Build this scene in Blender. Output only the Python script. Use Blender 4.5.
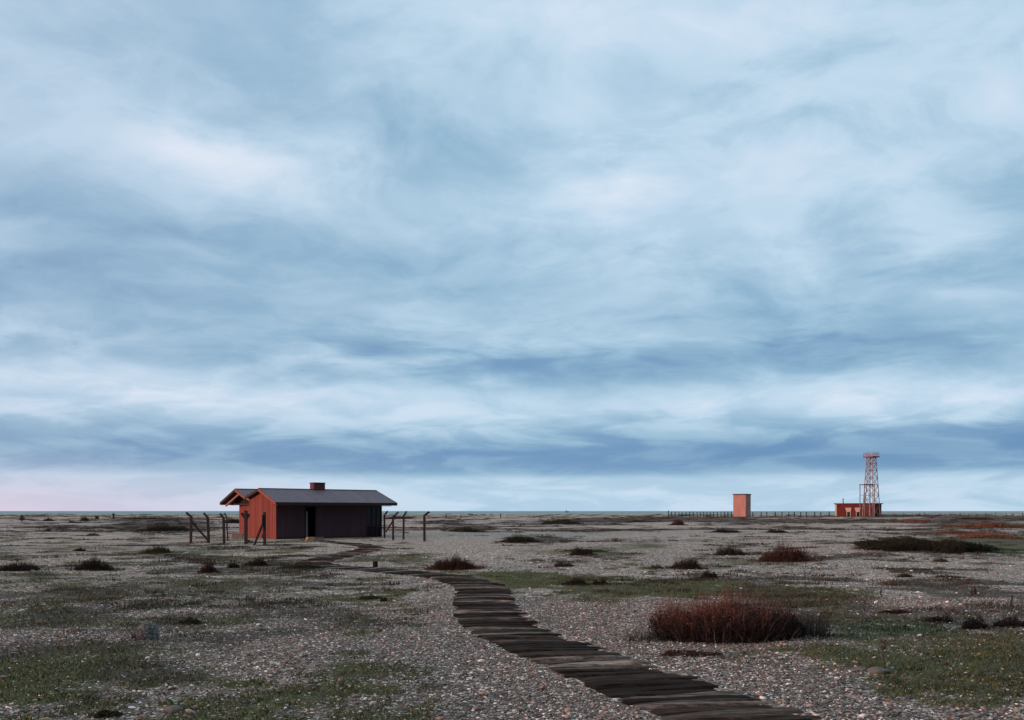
import bpy, math, random
import numpy as np
from mathutils import Vector, Matrix

for o in list(bpy.data.objects):
    bpy.data.objects.remove(o, do_unlink=True)
S = bpy.context.scene
COL = S.collection
rad = math.radians
random.seed(7)
RNG = np.random.default_rng(11)

# ------------------------------------------------------------------ camera
F = 796.0; CX = 512.0; HY = 511.0; CH = 1.8
cam_d = bpy.data.cameras.new('camera'); cam = bpy.data.objects.new('camera', cam_d); COL.objects.link(cam)
cam.location = (0, 0, CH); cam.rotation_euler = (rad(90), 0, 0)
cam_d.sensor_width = 36; cam_d.lens = F * 36 / 1024; cam_d.shift_y = (HY - 360) / 1024
cam_d.clip_start = 0.1; cam_d.clip_end = 60000
S.camera = cam
S.view_settings.view_transform = 'Standard'; S.view_settings.look = 'None'
S.view_settings.exposure = 0; S.view_settings.gamma = 1

# ------------------------------------------------------------------ sun
SUN_EL = 4.0
sun_vec = Vector((-0.93, -0.30, 0)).normalized() * math.cos(rad(SUN_EL)) + Vector((0, 0, math.sin(rad(SUN_EL))))
sd = bpy.data.lights.new('sun', 'SUN'); sun = bpy.data.objects.new('sun', sd); COL.objects.link(sun)
sd.energy = 3.4; sd.angle = rad(10); sd.color = (1.0, 0.50, 0.35)
sun.rotation_euler = sun_vec.to_track_quat('Z', 'Y').to_euler()

# ------------------------------------------------------------------ world: cloudy evening sky
W = bpy.data.worlds.new('World'); S.world = W; W.use_nodes = True
nt = W.node_tree; nt.nodes.clear()
def N(t, tree=None, **kw):
    n = (tree or nt).nodes.new(t)
    for k, v in kw.items(): setattr(n, k, v)
    return n
def setin(tree, sock, v):
    if isinstance(v, bpy.types.NodeSocket): tree.links.new(v, sock)
    elif v is not None: sock.default_value = v
def M_(op, a, b=None, c=None, tree=None, clamp=False):
    tree = tree or nt
    n = tree.nodes.new('ShaderNodeMath'); n.operation = op; n.use_clamp = clamp
    setin(tree, n.inputs[0], a); setin(tree, n.inputs[1], b); setin(tree, n.inputs[2], c)
    return n.outputs[0]
def MIX(fac, a, b, tree=None, blend='MIX'):
    tree = tree or nt
    n = tree.nodes.new('ShaderNodeMix'); n.data_type = 'RGBA'; n.blend_type = blend; n.clamp_factor = True
    setin(tree, n.inputs[0], fac)
    for i, v in ((6, a), (7, b)):
        if isinstance(v, tuple) and len(v) == 3: v = (*v, 1)
        setin(tree, n.inputs[i], v)
    return n.outputs[2]
def RAMP(fac, stops, tree=None, interp='LINEAR'):
    tree = tree or nt
    n = tree.nodes.new('ShaderNodeValToRGB'); n.color_ramp.interpolation = interp
    e = n.color_ramp.elements
    while len(e) < len(stops): e.new(0.5)
    for el, (p, c) in zip(e, stops):
        el.position = p; el.color = (*c, 1) if len(c) == 3 else c
    setin(tree, n.inputs[0], fac)
    return n.outputs[0]
def lin(c):
    return tuple((x / 255 / 12.92) if x / 255 <= 0.04045 else ((x / 255 + 0.055) / 1.055) ** 2.4 for x in c)

tc = N('ShaderNodeTexCoord'); sep = N('ShaderNodeSeparateXYZ'); nt.links.new(tc.outputs['Generated'], sep.inputs[0])
dx, dy, dz = sep.outputs
hor = M_('SQRT', M_('ADD', M_('MULTIPLY', dx, dx), M_('MULTIPLY', dy, dy)))
hor = M_('MAXIMUM', hor, 1e-3)
el = M_('DIVIDE', dz, hor)                      # tangent of the elevation
az = M_('ARCTAN2', dx, dy)                      # azimuth, 0 = ahead, + = right
# cloud layer coordinates: direction projected on a high flat sheet
den = M_('ADD', M_('MAXIMUM', dz, 0.0), 0.26)
px_ = M_('DIVIDE', dx, den); py_ = M_('DIVIDE', dy, den)
comb = N('ShaderNodeCombineXYZ'); nt.links.new(px_, comb.inputs[0]); nt.links.new(py_, comb.inputs[1])
def cloud_noise(scale, rot, sx, sy, detail, rough, dist, off):
    mp = N('ShaderNodeMapping'); nt.links.new(comb.outputs[0], mp.inputs[0])
    mp.inputs['Rotation'].default_value = (0, 0, rad(rot)); mp.inputs['Scale'].default_value = (sx, sy, 1)
    mp.inputs['Location'].default_value = off
    n = N('ShaderNodeTexNoise'); nt.links.new(mp.outputs[0], n.inputs['Vector'])
    n.inputs['Scale'].default_value = scale; n.inputs['Detail'].default_value = detail
    n.inputs['Roughness'].default_value = rough; n.inputs['Distortion'].default_value = dist
    return n.outputs[0]
# broad warp of the cloud sheet, so that edges curl instead of running straight
wn = N('ShaderNodeTexNoise'); nt.links.new(comb.outputs[0], wn.inputs['Vector']); wn.inputs['Scale'].default_value = 1.3; wn.inputs['Detail'].default_value = 3
wv = N('ShaderNodeVectorMath', operation='MULTIPLY_ADD'); nt.links.new(wn.outputs['Color'], wv.inputs[0])
wv.inputs[1].default_value = (0.55, 0.55, 0); nt.links.new(comb.outputs[0], wv.inputs[2])
def cloud_noise(scale, rot, sx, sy, detail, rough, dist, off):
    mp = N('ShaderNodeMapping'); nt.links.new(wv.outputs[0], mp.inputs[0])
    mp.inputs['Rotation'].default_value = (0, 0, rad(rot)); mp.inputs['Scale'].default_value = (sx, sy, 1)
    mp.inputs['Location'].default_value = off
    n = N('ShaderNodeTexNoise'); nt.links.new(mp.outputs[0], n.inputs['Vector'])
    n.inputs['Scale'].default_value = scale; n.inputs['Detail'].default_value = detail
    n.inputs['Roughness'].default_value = rough; n.inputs['Distortion'].default_value = dist
    return n.outputs[0]
def SS(v, a, b):
    n = N('ShaderNodeMapRange', interpolation_type='SMOOTHSTEP'); nt.links.new(v, n.inputs[0])
    n.inputs[1].default_value = a; n.inputs[2].default_value = b; return n.outputs[0]
n1 = cloud_noise(1.6, 0, 0.85, 1.15, 8, 0.55, 0.0, (3.1, 1.7, 0.3))
n1b = cloud_noise(1.6, 0, 0.85, 1.15, 8, 0.55, 0.0, (3.16, 1.62, 0.3))
n2 = cloud_noise(3.8, 0, 0.9, 1.1, 10, 0.6, 0.2, (8.2, 4.4, 2.0))
n2b = cloud_noise(3.8, 0, 0.9, 1.1, 10, 0.6, 0.2, (8.28, 4.28, 2.0))
n3 = cloud_noise(0.8, 0, 0.8, 1.2, 3, 0.5, 0.0, (1.0, 9.0, 5.0))
relief = M_('ADD', M_('MULTIPLY', M_('SUBTRACT', n1, n1b), 1.5), M_('MULTIPLY', M_('SUBTRACT', n2, n2b), 0.7))
puff = SS(n2, 0.42, 0.62); puff1 = SS(n1, 0.40, 0.60)
nsum = M_('ADD', M_('ADD', M_('MULTIPLY', M_('SUBTRACT', puff1, 0.5), 0.36), M_('MULTIPLY', M_('SUBTRACT', puff, 0.5), 0.20)),
          M_('ADD', M_('MULTIPLY', M_('SUBTRACT', n3, 0.5), 0.35), relief))
# finer bands hugging the horizon (direction space)
cb = N('ShaderNodeCombineXYZ'); nt.links.new(M_('MULTIPLY', az, 5.5), cb.inputs[0]); nt.links.new(M_('MULTIPLY', el, 26.0), cb.inputs[1])
nb = N('ShaderNodeTexNoise'); nt.links.new(cb.outputs[0], nb.inputs['Vector'])
nb.inputs['Scale'].default_value = 1.25; nb.inputs['Detail'].default_value = 7; nb.inputs['Roughness'].default_value = 0.55
nb.inputs['Distortion'].default_value = 0.5
band = M_('SUBTRACT', nb.outputs[0], 0.5)
lowfade = M_('SUBTRACT', 1.0, M_('DIVIDE', el, 0.30), clamp=True)
# warp the elevation a little so that the layer edges are ragged
elw = M_('ADD', el, M_('MULTIPLY', M_('MULTIPLY', band, 0.06), M_('MULTIPLY', el, 6.0, clamp=True)))
# brightness profile by elevation tangent/0.7
P = [(511,.80),(500,.80),(487,.78),(479,.72),(473,.36),(462,.20),(450,.20),(438,.34),(426,.60),(410,.76),(394,.70),(378,.48),(362,.44),(340,.54),
     (310,.52),(285,.53),(262,.56),(235,.62),(205,.67),(175,.68),(145,.65),(115,.64),(70,.67),(20,.72),(-40,.66),(-160,.40)]
stops = []
for y, v in P:
    stops.append(((511 - y) / F / 0.9, (v, v, v)))
prof = RAMP(M_('DIVIDE', elw, 0.9), stops)
bright = M_('ADD', prof, 0.0)
posm = M_('MULTIPLY_ADD', M_('ADD', puff, puff1), 0.75, 0.30)
def blob(x, y, rx, ry, amt):
    """soft lighter / darker mass of cloud: centre and size as azimuth and elevation"""
    a0 = math.atan((x - CX) / F); e0 = (HY - y) / F * math.cos(a0)
    ra = rx / F; re = ry / F
    u = M_('DIVIDE', M_('SUBTRACT', az, a0), ra); v = M_('DIVIDE', M_('SUBTRACT', elw, e0), re)
    r2 = M_('ADD', M_('MULTIPLY', u, u), M_('MULTIPLY', v, v))
    e_ = M_('MULTIPLY', M_('EXPONENT', M_('MULTIPLY', r2, -1.0)), amt*0.80)
    return M_('MULTIPLY', e_, posm) if amt > 0 else e_
for b in [(170,135,38,22,.20),(225,165,50,24,.20),(215,228,34,16,.16),(340,150,40,22,.18),(620,190,50,22,.16),(40,190,130,50,-.14),(330,130,150,40,-.12),(265,165,60,34,.20),(600,172,55,30,.18),(620,255,200,30,.10),(900,90,180,90,.20),
          (700,30,160,60,.10),(120,30,200,50,-.10),(450,215,130,45,.06),(560,275,90,40,-.14),(300,245,160,25,-.14),(40,270,90,30,-.10),
          (130,365,210,36,.14),(180,385,60,12,.14),(300,402,210,20,.12),(560,362,260,16,-.12),(480,372,60,16,-.10),(60,400,110,26,.06),(540,380,170,28,-.18),(740,404,90,15,.12),(850,392,110,16,.14),(900,412,80,14,.12),(960,400,120,20,.12),
          (1000,290,180,40,-.05),(820,330,200,26,-.10),(760,370,140,16,.02),(430,340,130,30,.10),(150,452,220,22,.12),
          (960,250,120,30,.12),(760,160,140,50,-.02),(90,80,120,40,-.08),(430,80,120,60,-.12),(480,440,130,16,.06),(900,452,220,20,-.06)]:
    bright = M_('ADD', bright, blob(*b))
lowcalm = M_('MULTIPLY_ADD', SS(el, 0.05, 0.20), 0.72, 0.28)
bright = M_('ADD', bright, M_('MULTIPLY', M_('MULTIPLY', nsum, lowcalm), M_('ADD', 0.30, M_('MULTIPLY', el, 0.32, clamp=True))))
bright = M_('ADD', bright, M_('MULTIPLY', M_('SUBTRACT', SS(nb.outputs[0], 0.42, 0.60), 0.5), M_('MULTIPLY', lowfade, 0.26)))
bright = M_('MAXIMUM', bright, 0.0)
bright = M_('DIVIDE', M_('MINIMUM', bright, 1.25), 1.25)
cloud_c = RAMP(bright, [(0.0, lin((104,146,188))), (0.16, lin((123,161,197))), (0.32, lin((147,184,211))), (0.48, lin((172,203,226))),
                        (0.64, lin((193,218,238))), (0.80, lin((209,227,244))), (1.0, lin((225,235,248)))])
# thinner, slightly grey-violet cloud to the left
leftw = M_('MULTIPLY', M_('SUBTRACT', -0.05, az), 2.2, clamp=True)
cloud_c = MIX(M_('MULTIPLY', leftw, 0.30), cloud_c, MIX(bright, lin((140,164,194)), lin((214,224,242))))
# pink afterglow low on the left
glow = M_('MULTIPLY', M_('MULTIPLY', M_('SUBTRACT', -0.15, az), 1.9, clamp=True),
          M_('EXPONENT', M_('MULTIPLY', M_('MULTIPLY', el, el), -750.0)))
cloud_c = MIX(M_('MULTIPLY', glow, 0.9), cloud_c, lin((226,205,224)))
# unseen sky shaped for its light: dark behind the camera, zenith brightened
back = M_('MULTIPLY', M_('SUBTRACT', 0.35, dy), 0.9, clamp=True)
cloud_c = MIX(M_('MULTIPLY', back, 0.9), cloud_c, lin((52,70,98)))
zen = M_('MULTIPLY', M_('SUBTRACT', dz, 0.60), 5.0, clamp=True)
cloud_c = MIX(M_('MULTIPLY', zen, 0.95), cloud_c, lin((222,224,218)))
sky = N('ShaderNodeTexSky', sky_type='NISHITA'); sky.sun_disc = False
sky.sun_elevation = rad(SUN_EL); sky.sun_rotation = math.atan2(sun_vec.x, sun_vec.y)
cloud10 = MIX(1.0, cloud_c, (10.0, 10.0, 10.0), blend='MULTIPLY')
skyc = MIX(0.97, sky.outputs[0], cloud10)
bg = N('ShaderNodeBackground'); nt.links.new(skyc, bg.inputs[0]); bg.inputs[1].default_value = 0.1
wo = N('ShaderNodeOutputWorld'); nt.links.new(bg.outputs[0], wo.inputs[0])

# ------------------------------------------------------------------ helpers
def gp(px, py, z=0.0):
    """point on the flat ground seen at a pixel of the photograph"""
    Y = F * (CH - z) / (py - HY)
    return Vector(((px - CX) / F * Y, Y, z))
def at(px, py, Y):
    return Vector(((px - CX) / F * Y, Y, CH - (py - HY) / F * Y))
def tag(o, label=None, cat=None, group=None, kind=None):
    if label: o['label'] = label
    if cat: o['category'] = cat
    if group: o['group'] = group
    if kind: o['kind'] = kind
    return o
def empty(name, loc=(0, 0, 0), rz=0):
    o = bpy.data.objects.new(name, None); COL.objects.link(o); o.location = loc; o.rotation_euler = (0, 0, rz)
    o.empty_display_size = 0.3
    return o
class MB:
    def __init__(s): s.v = []; s.f = []
    def quadbox(s, b, t):
        """b: four bottom corners, t: four top corners"""
        i = len(s.v); s.v += [tuple(p) for p in b] + [tuple(p) for p in t]
        s.f += [(i, i+3, i+2, i+1), (i+4, i+5, i+6, i+7)] + [(i+k, i+(k+1) % 4, i+4+(k+1) % 4, i+4+k) for k in range(4)]
    def box(s, x0, x1, y0, y1, z0, z1):
        s.quadbox([(x0,y0,z0),(x1,y0,z0),(x1,y1,z0),(x0,y1,z0)], [(x0,y0,z1),(x1,y0,z1),(x1,y1,z1),(x0,y1,z1)])
    def beam(s, a, b, w, h=None, up=None):
        a = Vector(a); b = Vector(b); h = h or w
        d = (b - a).normalized(); up = Vector(up) if up else (Vector((0, 0, 1)) if abs(d.z) < 0.9 else Vector((0, 1, 0)))
        sx = d.cross(up).normalized() * w / 2; sz = sx.cross(d).normalized() * h / 2
        s.quadbox([a-sx-sz, a+sx-sz, a+sx+sz, a-sx+sz], [b-sx-sz, b+sx-sz, b+sx+sz, b-sx+sz])
    def tube(s, pts, radii, n=8, cap=True):
        i0 = len(s.v)
        for k, p in enumerate(pts):
            p = Vector(p); d = (Vector(pts[min(k+1, len(pts)-1)]) - Vector(pts[max(k-1, 0)])).normalized()
            r = d.orthogonal().normalized(); q = d.cross(r)
            for j in range(n):
                a = 2*math.pi*j/n; s.v.append(tuple(p + (r*math.cos(a) + q*math.sin(a))*radii[k]))
        for k in range(len(pts)-1):
            for j in range(n):
                s.f.append((i0+k*n+j, i0+k*n+(j+1) % n, i0+(k+1)*n+(j+1) % n, i0+(k+1)*n+j))
        if cap:
            s.f.append(tuple(i0+j for j in reversed(range(n)))); s.f.append(tuple(i0+(len(pts)-1)*n+j for j in range(n)))
    def build(s, name, mat, parent=None, bevel=0, smooth=False):
        me = bpy.data.meshes.new(name); me.from_pydata(s.v, [], s.f); me.update()
        import bmesh
        bm = bmesh.new(); bm.from_mesh(me); bmesh.ops.recalc_face_normals(bm, faces=bm.faces)
        if bevel: bmesh.ops.bevel(bm, geom=bm.edges[:], offset=bevel, segments=1, affect='EDGES')
        bm.to_mesh(me); bm.free()
        if smooth: me.polygons.foreach_set('use_smooth', [True]*len(me.polygons))
        me.materials.append(mat)
        o = bpy.data.objects.new(name, me); COL.objects.link(o)
        if parent: o.parent = parent
        return o
def rawmesh(name, V, Fc, mat, parent=None, cols=None, smooth=False, attr='col'):
    """V (n,3), Fc (m,k) numpy -> object"""
    me = bpy.data.meshes.new(name)
    n, (m, k) = len(V), Fc.shape
    me.vertices.add(n); me.vertices.foreach_set('co', np.ascontiguousarray(V, dtype=np.float32).ravel())
    me.loops.add(m*k); me.loops.foreach_set('vertex_index', Fc.astype(np.int32).ravel())
    me.polygons.add(m); me.polygons.foreach_set('loop_start', np.arange(0, m*k, k, dtype=np.int32))
    me.polygons.foreach_set('loop_total', np.full(m, k, dtype=np.int32))
    me.update(calc_edges=True)
    if smooth: me.polygons.foreach_set('use_smooth', np.ones(m, dtype=bool))
    if cols is not None:
        a = me.attributes.new(attr, 'FLOAT_COLOR', 'POINT')
        c = np.ones((n, 4), dtype=np.float32); c[:, :cols.shape[1]] = cols
        a.data.foreach_set('color', c.ravel())
    me.materials.append(mat)
    o = bpy.data.objects.new(name, me); COL.objects.link(o)
    if parent: o.parent = parent
    return o
# ---- numpy value noise
_P = np.random.default_rng(5).random((512, 512)).astype(np.float32)
def vnoise(x, y):
    xi = np.floor(x).astype(int); yi = np.floor(y).astype(int)
    fx = x - xi; fy = y - yi; fx = fx*fx*(3-2*fx); fy = fy*fy*(3-2*fy)
    g = lambda a, b: _P[a % 512, b % 512]
    return (g(xi, yi)*(1-fx) + g(xi+1, yi)*fx)*(1-fy) + (g(xi, yi+1)*(1-fx) + g(xi+1, yi+1)*fx)*fy
def fbm(x, y, o=4):
    s = 0; a = 0.5; t = 0
    for k in range(o):
        s = s + a*vnoise(x*2**k + 17.3*k, y*2**k + 5.1*k); t += a; a *= 0.5
    return s / t
def sstep(a, b, x):
    t = np.clip((x-a)/(b-a), 0, 1); return t*t*(3-2*t)

# ------------------------------------------------------------------ materials
def mat(name):
    m = bpy.data.materials.new(name); m.use_nodes = True
    t = m.node_tree; b = t.nodes['Principled BSDF']
    return m, t, b
def noise(t, scale, detail=4, rough=0.6, vec=None, sc=None):
    n = t.nodes.new('ShaderNodeTexNoise'); n.inputs['Scale'].default_value = scale
    n.inputs['Detail'].default_value = detail; n.inputs['Roughness'].default_value = rough
    if vec is None:
        c = t.nodes.new('ShaderNodeTexCoord'); vec = c.outputs['Object']
    if sc:
        mp = t.nodes.new('ShaderNodeMapping'); mp.inputs['Scale'].default_value = sc; t.links.new(vec, mp.inputs[0]); vec = mp.outputs[0]
    t.links.new(vec, n.inputs['Vector'])
    return n.outputs[0]
def bump(t, b, h, strength, dist):
    n = t.nodes.new('ShaderNodeBump'); n.inputs['Strength'].default_value = strength; n.inputs['Distance'].default_value = dist
    t.links.new(h, n.inputs['Height']); t.links.new(n.outputs[0], b.inputs['Normal'])
def plain(name, c1, c2, scale=6, rough=0.85, sc=None, bmp=0.3, bd=0.01, island=0.0, objrand=0.0, spec=0.3):
    m, t, b = mat(name)
    n = noise(t, scale, 5, 0.6, sc=sc)
    f = RAMP(n, [(0.3, (0,0,0)), (0.7, (1,1,1))], t)
    c = MIX(f, c1, c2, t)
    if island:
        g = t.nodes.new('ShaderNodeNewGeometry'); r = M_('MULTIPLY_ADD', g.outputs['Random Per Island'], island, 1-island/2, tree=t)
        cc = t.nodes.new('ShaderNodeCombineColor'); [t.links.new(r, cc.inputs[i]) for i in range(3)]
        c = MIX(1.0, c, cc.outputs[0], t, 'MULTIPLY')
    if objrand:
        g = t.nodes.new('ShaderNodeObjectInfo'); r = M_('MULTIPLY_ADD', g.outputs['Random'], objrand, 1-objrand/2, tree=t)
        cc = t.nodes.new('ShaderNodeCombineColor'); [t.links.new(r, cc.inputs[i]) for i in range(3)]
        c = MIX(1.0, c, cc.outputs[0], t, 'MULTIPLY')
    t.links.new(c, b.inputs['Base Color']); b.inputs['Roughness'].default_value = rough
    b.inputs['Specular IOR Level'].default_value = spec
    if bmp: bump(t, b, n, bmp, bd)
    return m
MAT = {}
MAT['red_board'] = plain('red_board', (.15,.034,.027), (.22,.055,.042), 3, .8, sc=(6,6,.5), island=.6)
MAT['shaded_board'] = plain('shaded_board', (.056,.032,.040), (.086,.045,.054), 3, .75, sc=(6,6,.5), island=.25)  # darker copy of the red boards, shade of unlit walls put into colour
MAT['roof_felt'] = plain('roof_felt', (.12,.102,.14), (.175,.152,.195), 2.5, .6, sc=(1,1,1), island=.12, spec=.4)
MAT['dark_trim'] = plain('dark_trim', (.030,.018,.020), (.05,.028,.028), 6, .8)
MAT['rake_trim'] = plain('rake_trim', (.20,.06,.045), (.28,.10,.07), 6, .8)
MAT['rafter'] = plain('rafter', (.28,.15,.11), (.34,.18,.13), 6, .8)
MAT['black'] = plain('black_void', (.010,.009,.011), (.018,.015,.018), 6, .9)
MAT['brick_dark'] = plain('chimney_brick', (.10,.035,.035), (.15,.05,.045), 14, .9)
MAT['jamb'] = plain('grey_jamb', (.14,.14,.15), (.2,.2,.21), 8, .8)
MAT['pale_block'] = plain('pale_block', (.34,.26,.22), (.44,.36,.30), 8, .9, objrand=.2)
MAT['tan_block'] = plain('tan_timber', (.42,.24,.14), (.55,.34,.20), 10, .8)
MAT['post'] = plain('weathered_post', (.020,.018,.020), (.050,.042,.042), 18, .9, objrand=.5)
MAT['steel'] = plain('rusty_paint', (.26,.20,.21), (.36,.27,.27), 2, .7)
MAT['steel_red'] = plain('rust_red', (.14,.06,.06), (.22,.11,.105), 2, .7)
MAT['white_paint'] = plain('white_paint', (.38,.30,.28), (.48,.40,.37), 2, .8)
MAT['stone'] = plain('grey_stone', (.10,.10,.10), (.20,.20,.19), 9, .85, bd=.02)
MAT['boulder'] = plain('pale_boulder', (.09,.09,.10), (.19,.19,.20), 7, .85, bd=.02)
m, t, b = mat('dark_glass'); b.inputs['Base Color'].default_value = (.012,.018,.024,1); b.inputs['Roughness'].default_value = .22
b.inputs['Specular IOR Level'].default_value = .4
MAT['glass'] = m

def brick(name, c1, c2, mortar, big=1.0):
    m, t, b = mat(name)
    c = t.nodes.new('ShaderNodeTexCoord'); s = t.nodes.new('ShaderNodeSeparateXYZ'); t.links.new(c.outputs['Object'], s.inputs[0])
    u = M_('ADD', s.outputs[0], s.outputs[1], tree=t)
    cb_ = t.nodes.new('ShaderNodeCombineXYZ'); t.links.new(u, cb_.inputs[0]); t.links.new(s.outputs[2], cb_.inputs[1])
    bt = t.nodes.new('ShaderNodeTexBrick'); t.links.new(cb_.outputs[0], bt.inputs[0])
    bt.inputs['Scale'].default_value = 1.0; bt.inputs['Brick Width'].default_value = .45*big; bt.inputs['Row Height'].default_value = .16*big
    bt.inputs['Mortar Size'].default_value = .012*big
    bt.inputs['Color1'].default_value = (*c1, 1); bt.inputs['Color2'].default_value = (*c2, 1); bt.inputs['Mortar'].default_value = (*mortar, 1)
    n = noise(t, .8, 6, .7, sc=(1.6,1.6,.45))
    col = MIX(RAMP(n, [(.35, (.05,.05,.05)), (.62, (.75,.75,.75))], t), bt.outputs[0], tuple(x*.62 for x in c1), t)
    t.links.new(col, b.inputs['Base Color']); b.inputs['Roughness'].default_value = .9
    b.inputs['Specular IOR Level'].default_value = .2
    return m
MAT['salmon_brick'] = brick('salmon_brick', (.52,.285,.255), (.60,.34,.305), (.46,.33,.30))
MAT['red_brick'] = brick('red_brick', (.12,.026,.024), (.17,.036,.032), (.12,.045,.04), 1.3)

# wood of the walkway
m, t, b = mat('walkway_timber')
oi = t.nodes.new('ShaderNodeObjectInfo'); gi = t.nodes.new('ShaderNodeNewGeometry')
rr = M_('FRACT', M_('ADD', oi.outputs['Random'], gi.outputs['Random Per Island'], tree=t), tree=t)
grain = noise(t, 3, 8, .75, sc=(.8, 16, 8)); stain = noise(t, 3.2, 4, .6, sc=(1, 2.5, 1))
base = RAMP(rr, [(0.0, (.019,.015,.014)), (.36, (.034,.027,.024)), (.60, (.062,.050,.045)), (.78, (.125,.108,.10)), (1.0, (.32,.30,.285))], t)
g1 = RAMP(grain, [(.34, (.22,.20,.19)), (.5, (.9,.85,.82)), (.66, (2.3,2.15,2.0))], t)
c = MIX(1.0, base, g1, t, 'MULTIPLY')
c = MIX(RAMP(stain, [(.45, (0,0,0)), (.65, (.7,.7,.7))], t), c, (.026,.019,.016), t)
t.links.new(c, b.inputs['Base Color']); b.inputs['Roughness'].default_value = .9; b.inputs['Specular IOR Level'].default_value = .08
bump(t, b, grain, .9, .02)
MAT['timber'] = m

STONES = [(0.0, (.030,.027,.026)), (.20, (.075,.064,.058)), (.36, (.13,.105,.092)), (.50, (.19,.145,.12)), (.60, (.12,.115,.118)),
          (.70, (.24,.215,.20)), (.80, (.18,.115,.088)), (.88, (.38,.36,.34)), (.95, (.56,.54,.52)), (1.0, (.82,.80,.78))]
def dim(st, k): return [(p, tuple(v*k for v in c)) for p, c in st]

# ground
m, t, b = mat('shingle_and_turf')
tcn = t.nodes.new('ShaderNodeTexCoord'); OV = tcn.outputs['Object']
at_ = t.nodes.new('ShaderNodeAttribute'); at_.attribute_name = 'col'
sp = t.nodes.new('ShaderNodeSeparateColor'); t.links.new(at_.outputs['Color'], sp.inputs[0])
gm, dm, bm_ = sp.outputs
def voro(scale, feat='F1'):
    v = t.nodes.new('ShaderNodeTexVoronoi'); v.inputs['Scale'].default_value = scale; v.feature = feat
    v.voronoi_dimensions = '2D'; t.links.new(OV, v.inputs['Vector']); return v
v1 = voro(32); v2 = voro(13)
s1 = t.nodes.new('ShaderNodeSeparateColor'); t.links.new(v1.outputs['Color'], s1.inputs[0])
s2 = t.nodes.new('ShaderNodeSeparateColor'); t.links.new(v2.outputs['Color'], s2.inputs[0])
peb = RAMP(s1.outputs[0], dim(STONES, 1.15), t); peb2 = RAMP(s2.outputs[0], dim(STONES, 1.1), t)
shing = MIX(M_('GREATER_THAN', s2.outputs[1], .72, tree=t), peb, peb2, t)
big = noise(t, .35, 5, .6, OV); mid = noise(t, 2.2, 5, .65, OV); fine = noise(t, 14, 4, .7, OV)
# tone of the shingle over metres (fines, wet or dry), with painted brightening by distance
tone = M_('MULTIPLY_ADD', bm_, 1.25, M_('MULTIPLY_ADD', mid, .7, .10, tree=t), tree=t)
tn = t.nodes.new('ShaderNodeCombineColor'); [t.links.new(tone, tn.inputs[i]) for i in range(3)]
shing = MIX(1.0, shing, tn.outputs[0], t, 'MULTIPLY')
tint = MIX(RAMP(big, [(.35, (0,0,0)), (.65, (1,1,1))], t), (.98,1.01,1.0), (1.06,1.02,.95), t)
shing = MIX(1.0, shing, tint, t, 'MULTIPLY')
turf = MIX(RAMP(noise(t, 5, 6, .75, OV), [(.38, (0,0,0)), (.62, (1,1,1))], t), (.058,.074,.032), (.155,.175,.072), t)
turf = MIX(RAMP(noise(t, 1.1, 4, .6, OV), [(.48, (0,0,0)), (.68, (.8,.8,.8))], t), turf, (.105,.085,.060), t)
dry = MIX(RAMP(noise(t, 6, 5, .7, OV), [(.35, (0,0,0)), (.65, (1,1,1))], t), (.060,.055,.046), (.14,.125,.10), t)
brk = M_('MULTIPLY_ADD', M_('ADD', M_('MULTIPLY', fine, .55, tree=t), M_('MULTIPLY', mid, .75, tree=t), tree=t), 1.9, -1.24, tree=t)
gf = M_('ADD', M_('ADD', gm, brk, tree=t), M_('MULTIPLY', M_('SUBTRACT', s1.outputs[1], .5, tree=t), .55, tree=t), tree=t); df = M_('ADD', M_('ADD', dm, brk, tree=t), M_('MULTIPLY', M_('SUBTRACT', s1.outputs[1], .5, tree=t), .45, tree=t), tree=t)
gfac = RAMP(gf, [(.40, (0,0,0)), (.62, (1,1,1))], t); dfac = RAMP(df, [(.40, (0,0,0)), (.60, (1,1,1))], t)
shing = MIX(M_('GREATER_THAN', s1.outputs[2], .93, tree=t), shing, (.62,.60,.58), t)
c = MIX(gfac, shing, turf, t); c = MIX(dfac, c, dry, t)
t.links.new(c, b.inputs['Base Color']); b.inputs['Roughness'].default_value = .85; b.inputs['Specular IOR Level'].default_value = .25
hh = M_('ADD', M_('MULTIPLY', v1.outputs['Distance'], -1.0, tree=t), M_('MULTIPLY', v2.outputs['Distance'], -.6, tree=t), tree=t)
bump(t, b, hh, .9, .03)
MAT['ground'] = m
# pebbles
m, t, b = mat('pebble')
at_ = t.nodes.new('ShaderNodeAttribute'); at_.attribute_name = 'col'; sp = t.nodes.new('ShaderNodeSeparateColor'); t.links.new(at_.outputs['Color'], sp.inputs[0])
c = RAMP(sp.outputs[0], dim(STONES, 1.6), t); t.links.new(c, b.inputs['Base Color']); b.inputs['Roughness'].default_value = .55; b.inputs['Specular IOR Level'].default_value = .35
MAT['pebble'] = m
# plants: colour carried by every stem (darker foot, brighter tip)
m, t, b = mat('plant'); at_ = t.nodes.new('ShaderNodeAttribute'); at_.attribute_name = 'col'
t.links.new(at_.outputs['Color'], b.inputs['Base Color']); b.inputs['Roughness'].default_value = .9; b.inputs['Specular IOR Level'].default_value = .1
MAT['plant'] = m
# sea
m, t, b = mat('sea_water'); b.inputs['Base Color'].default_value = (.085,.165,.205,1); b.inputs['Roughness'].default_value = .6
b.inputs['Specular IOR Level'].default_value = .12
n = noise(t, .02, 5, .6, sc=(1, .3, 1)); c = MIX(n, (.17,.36,.40), (.23,.43,.47), t); t.links.new(c, b.inputs['Base Color'])
MAT['sea'] = m

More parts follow.
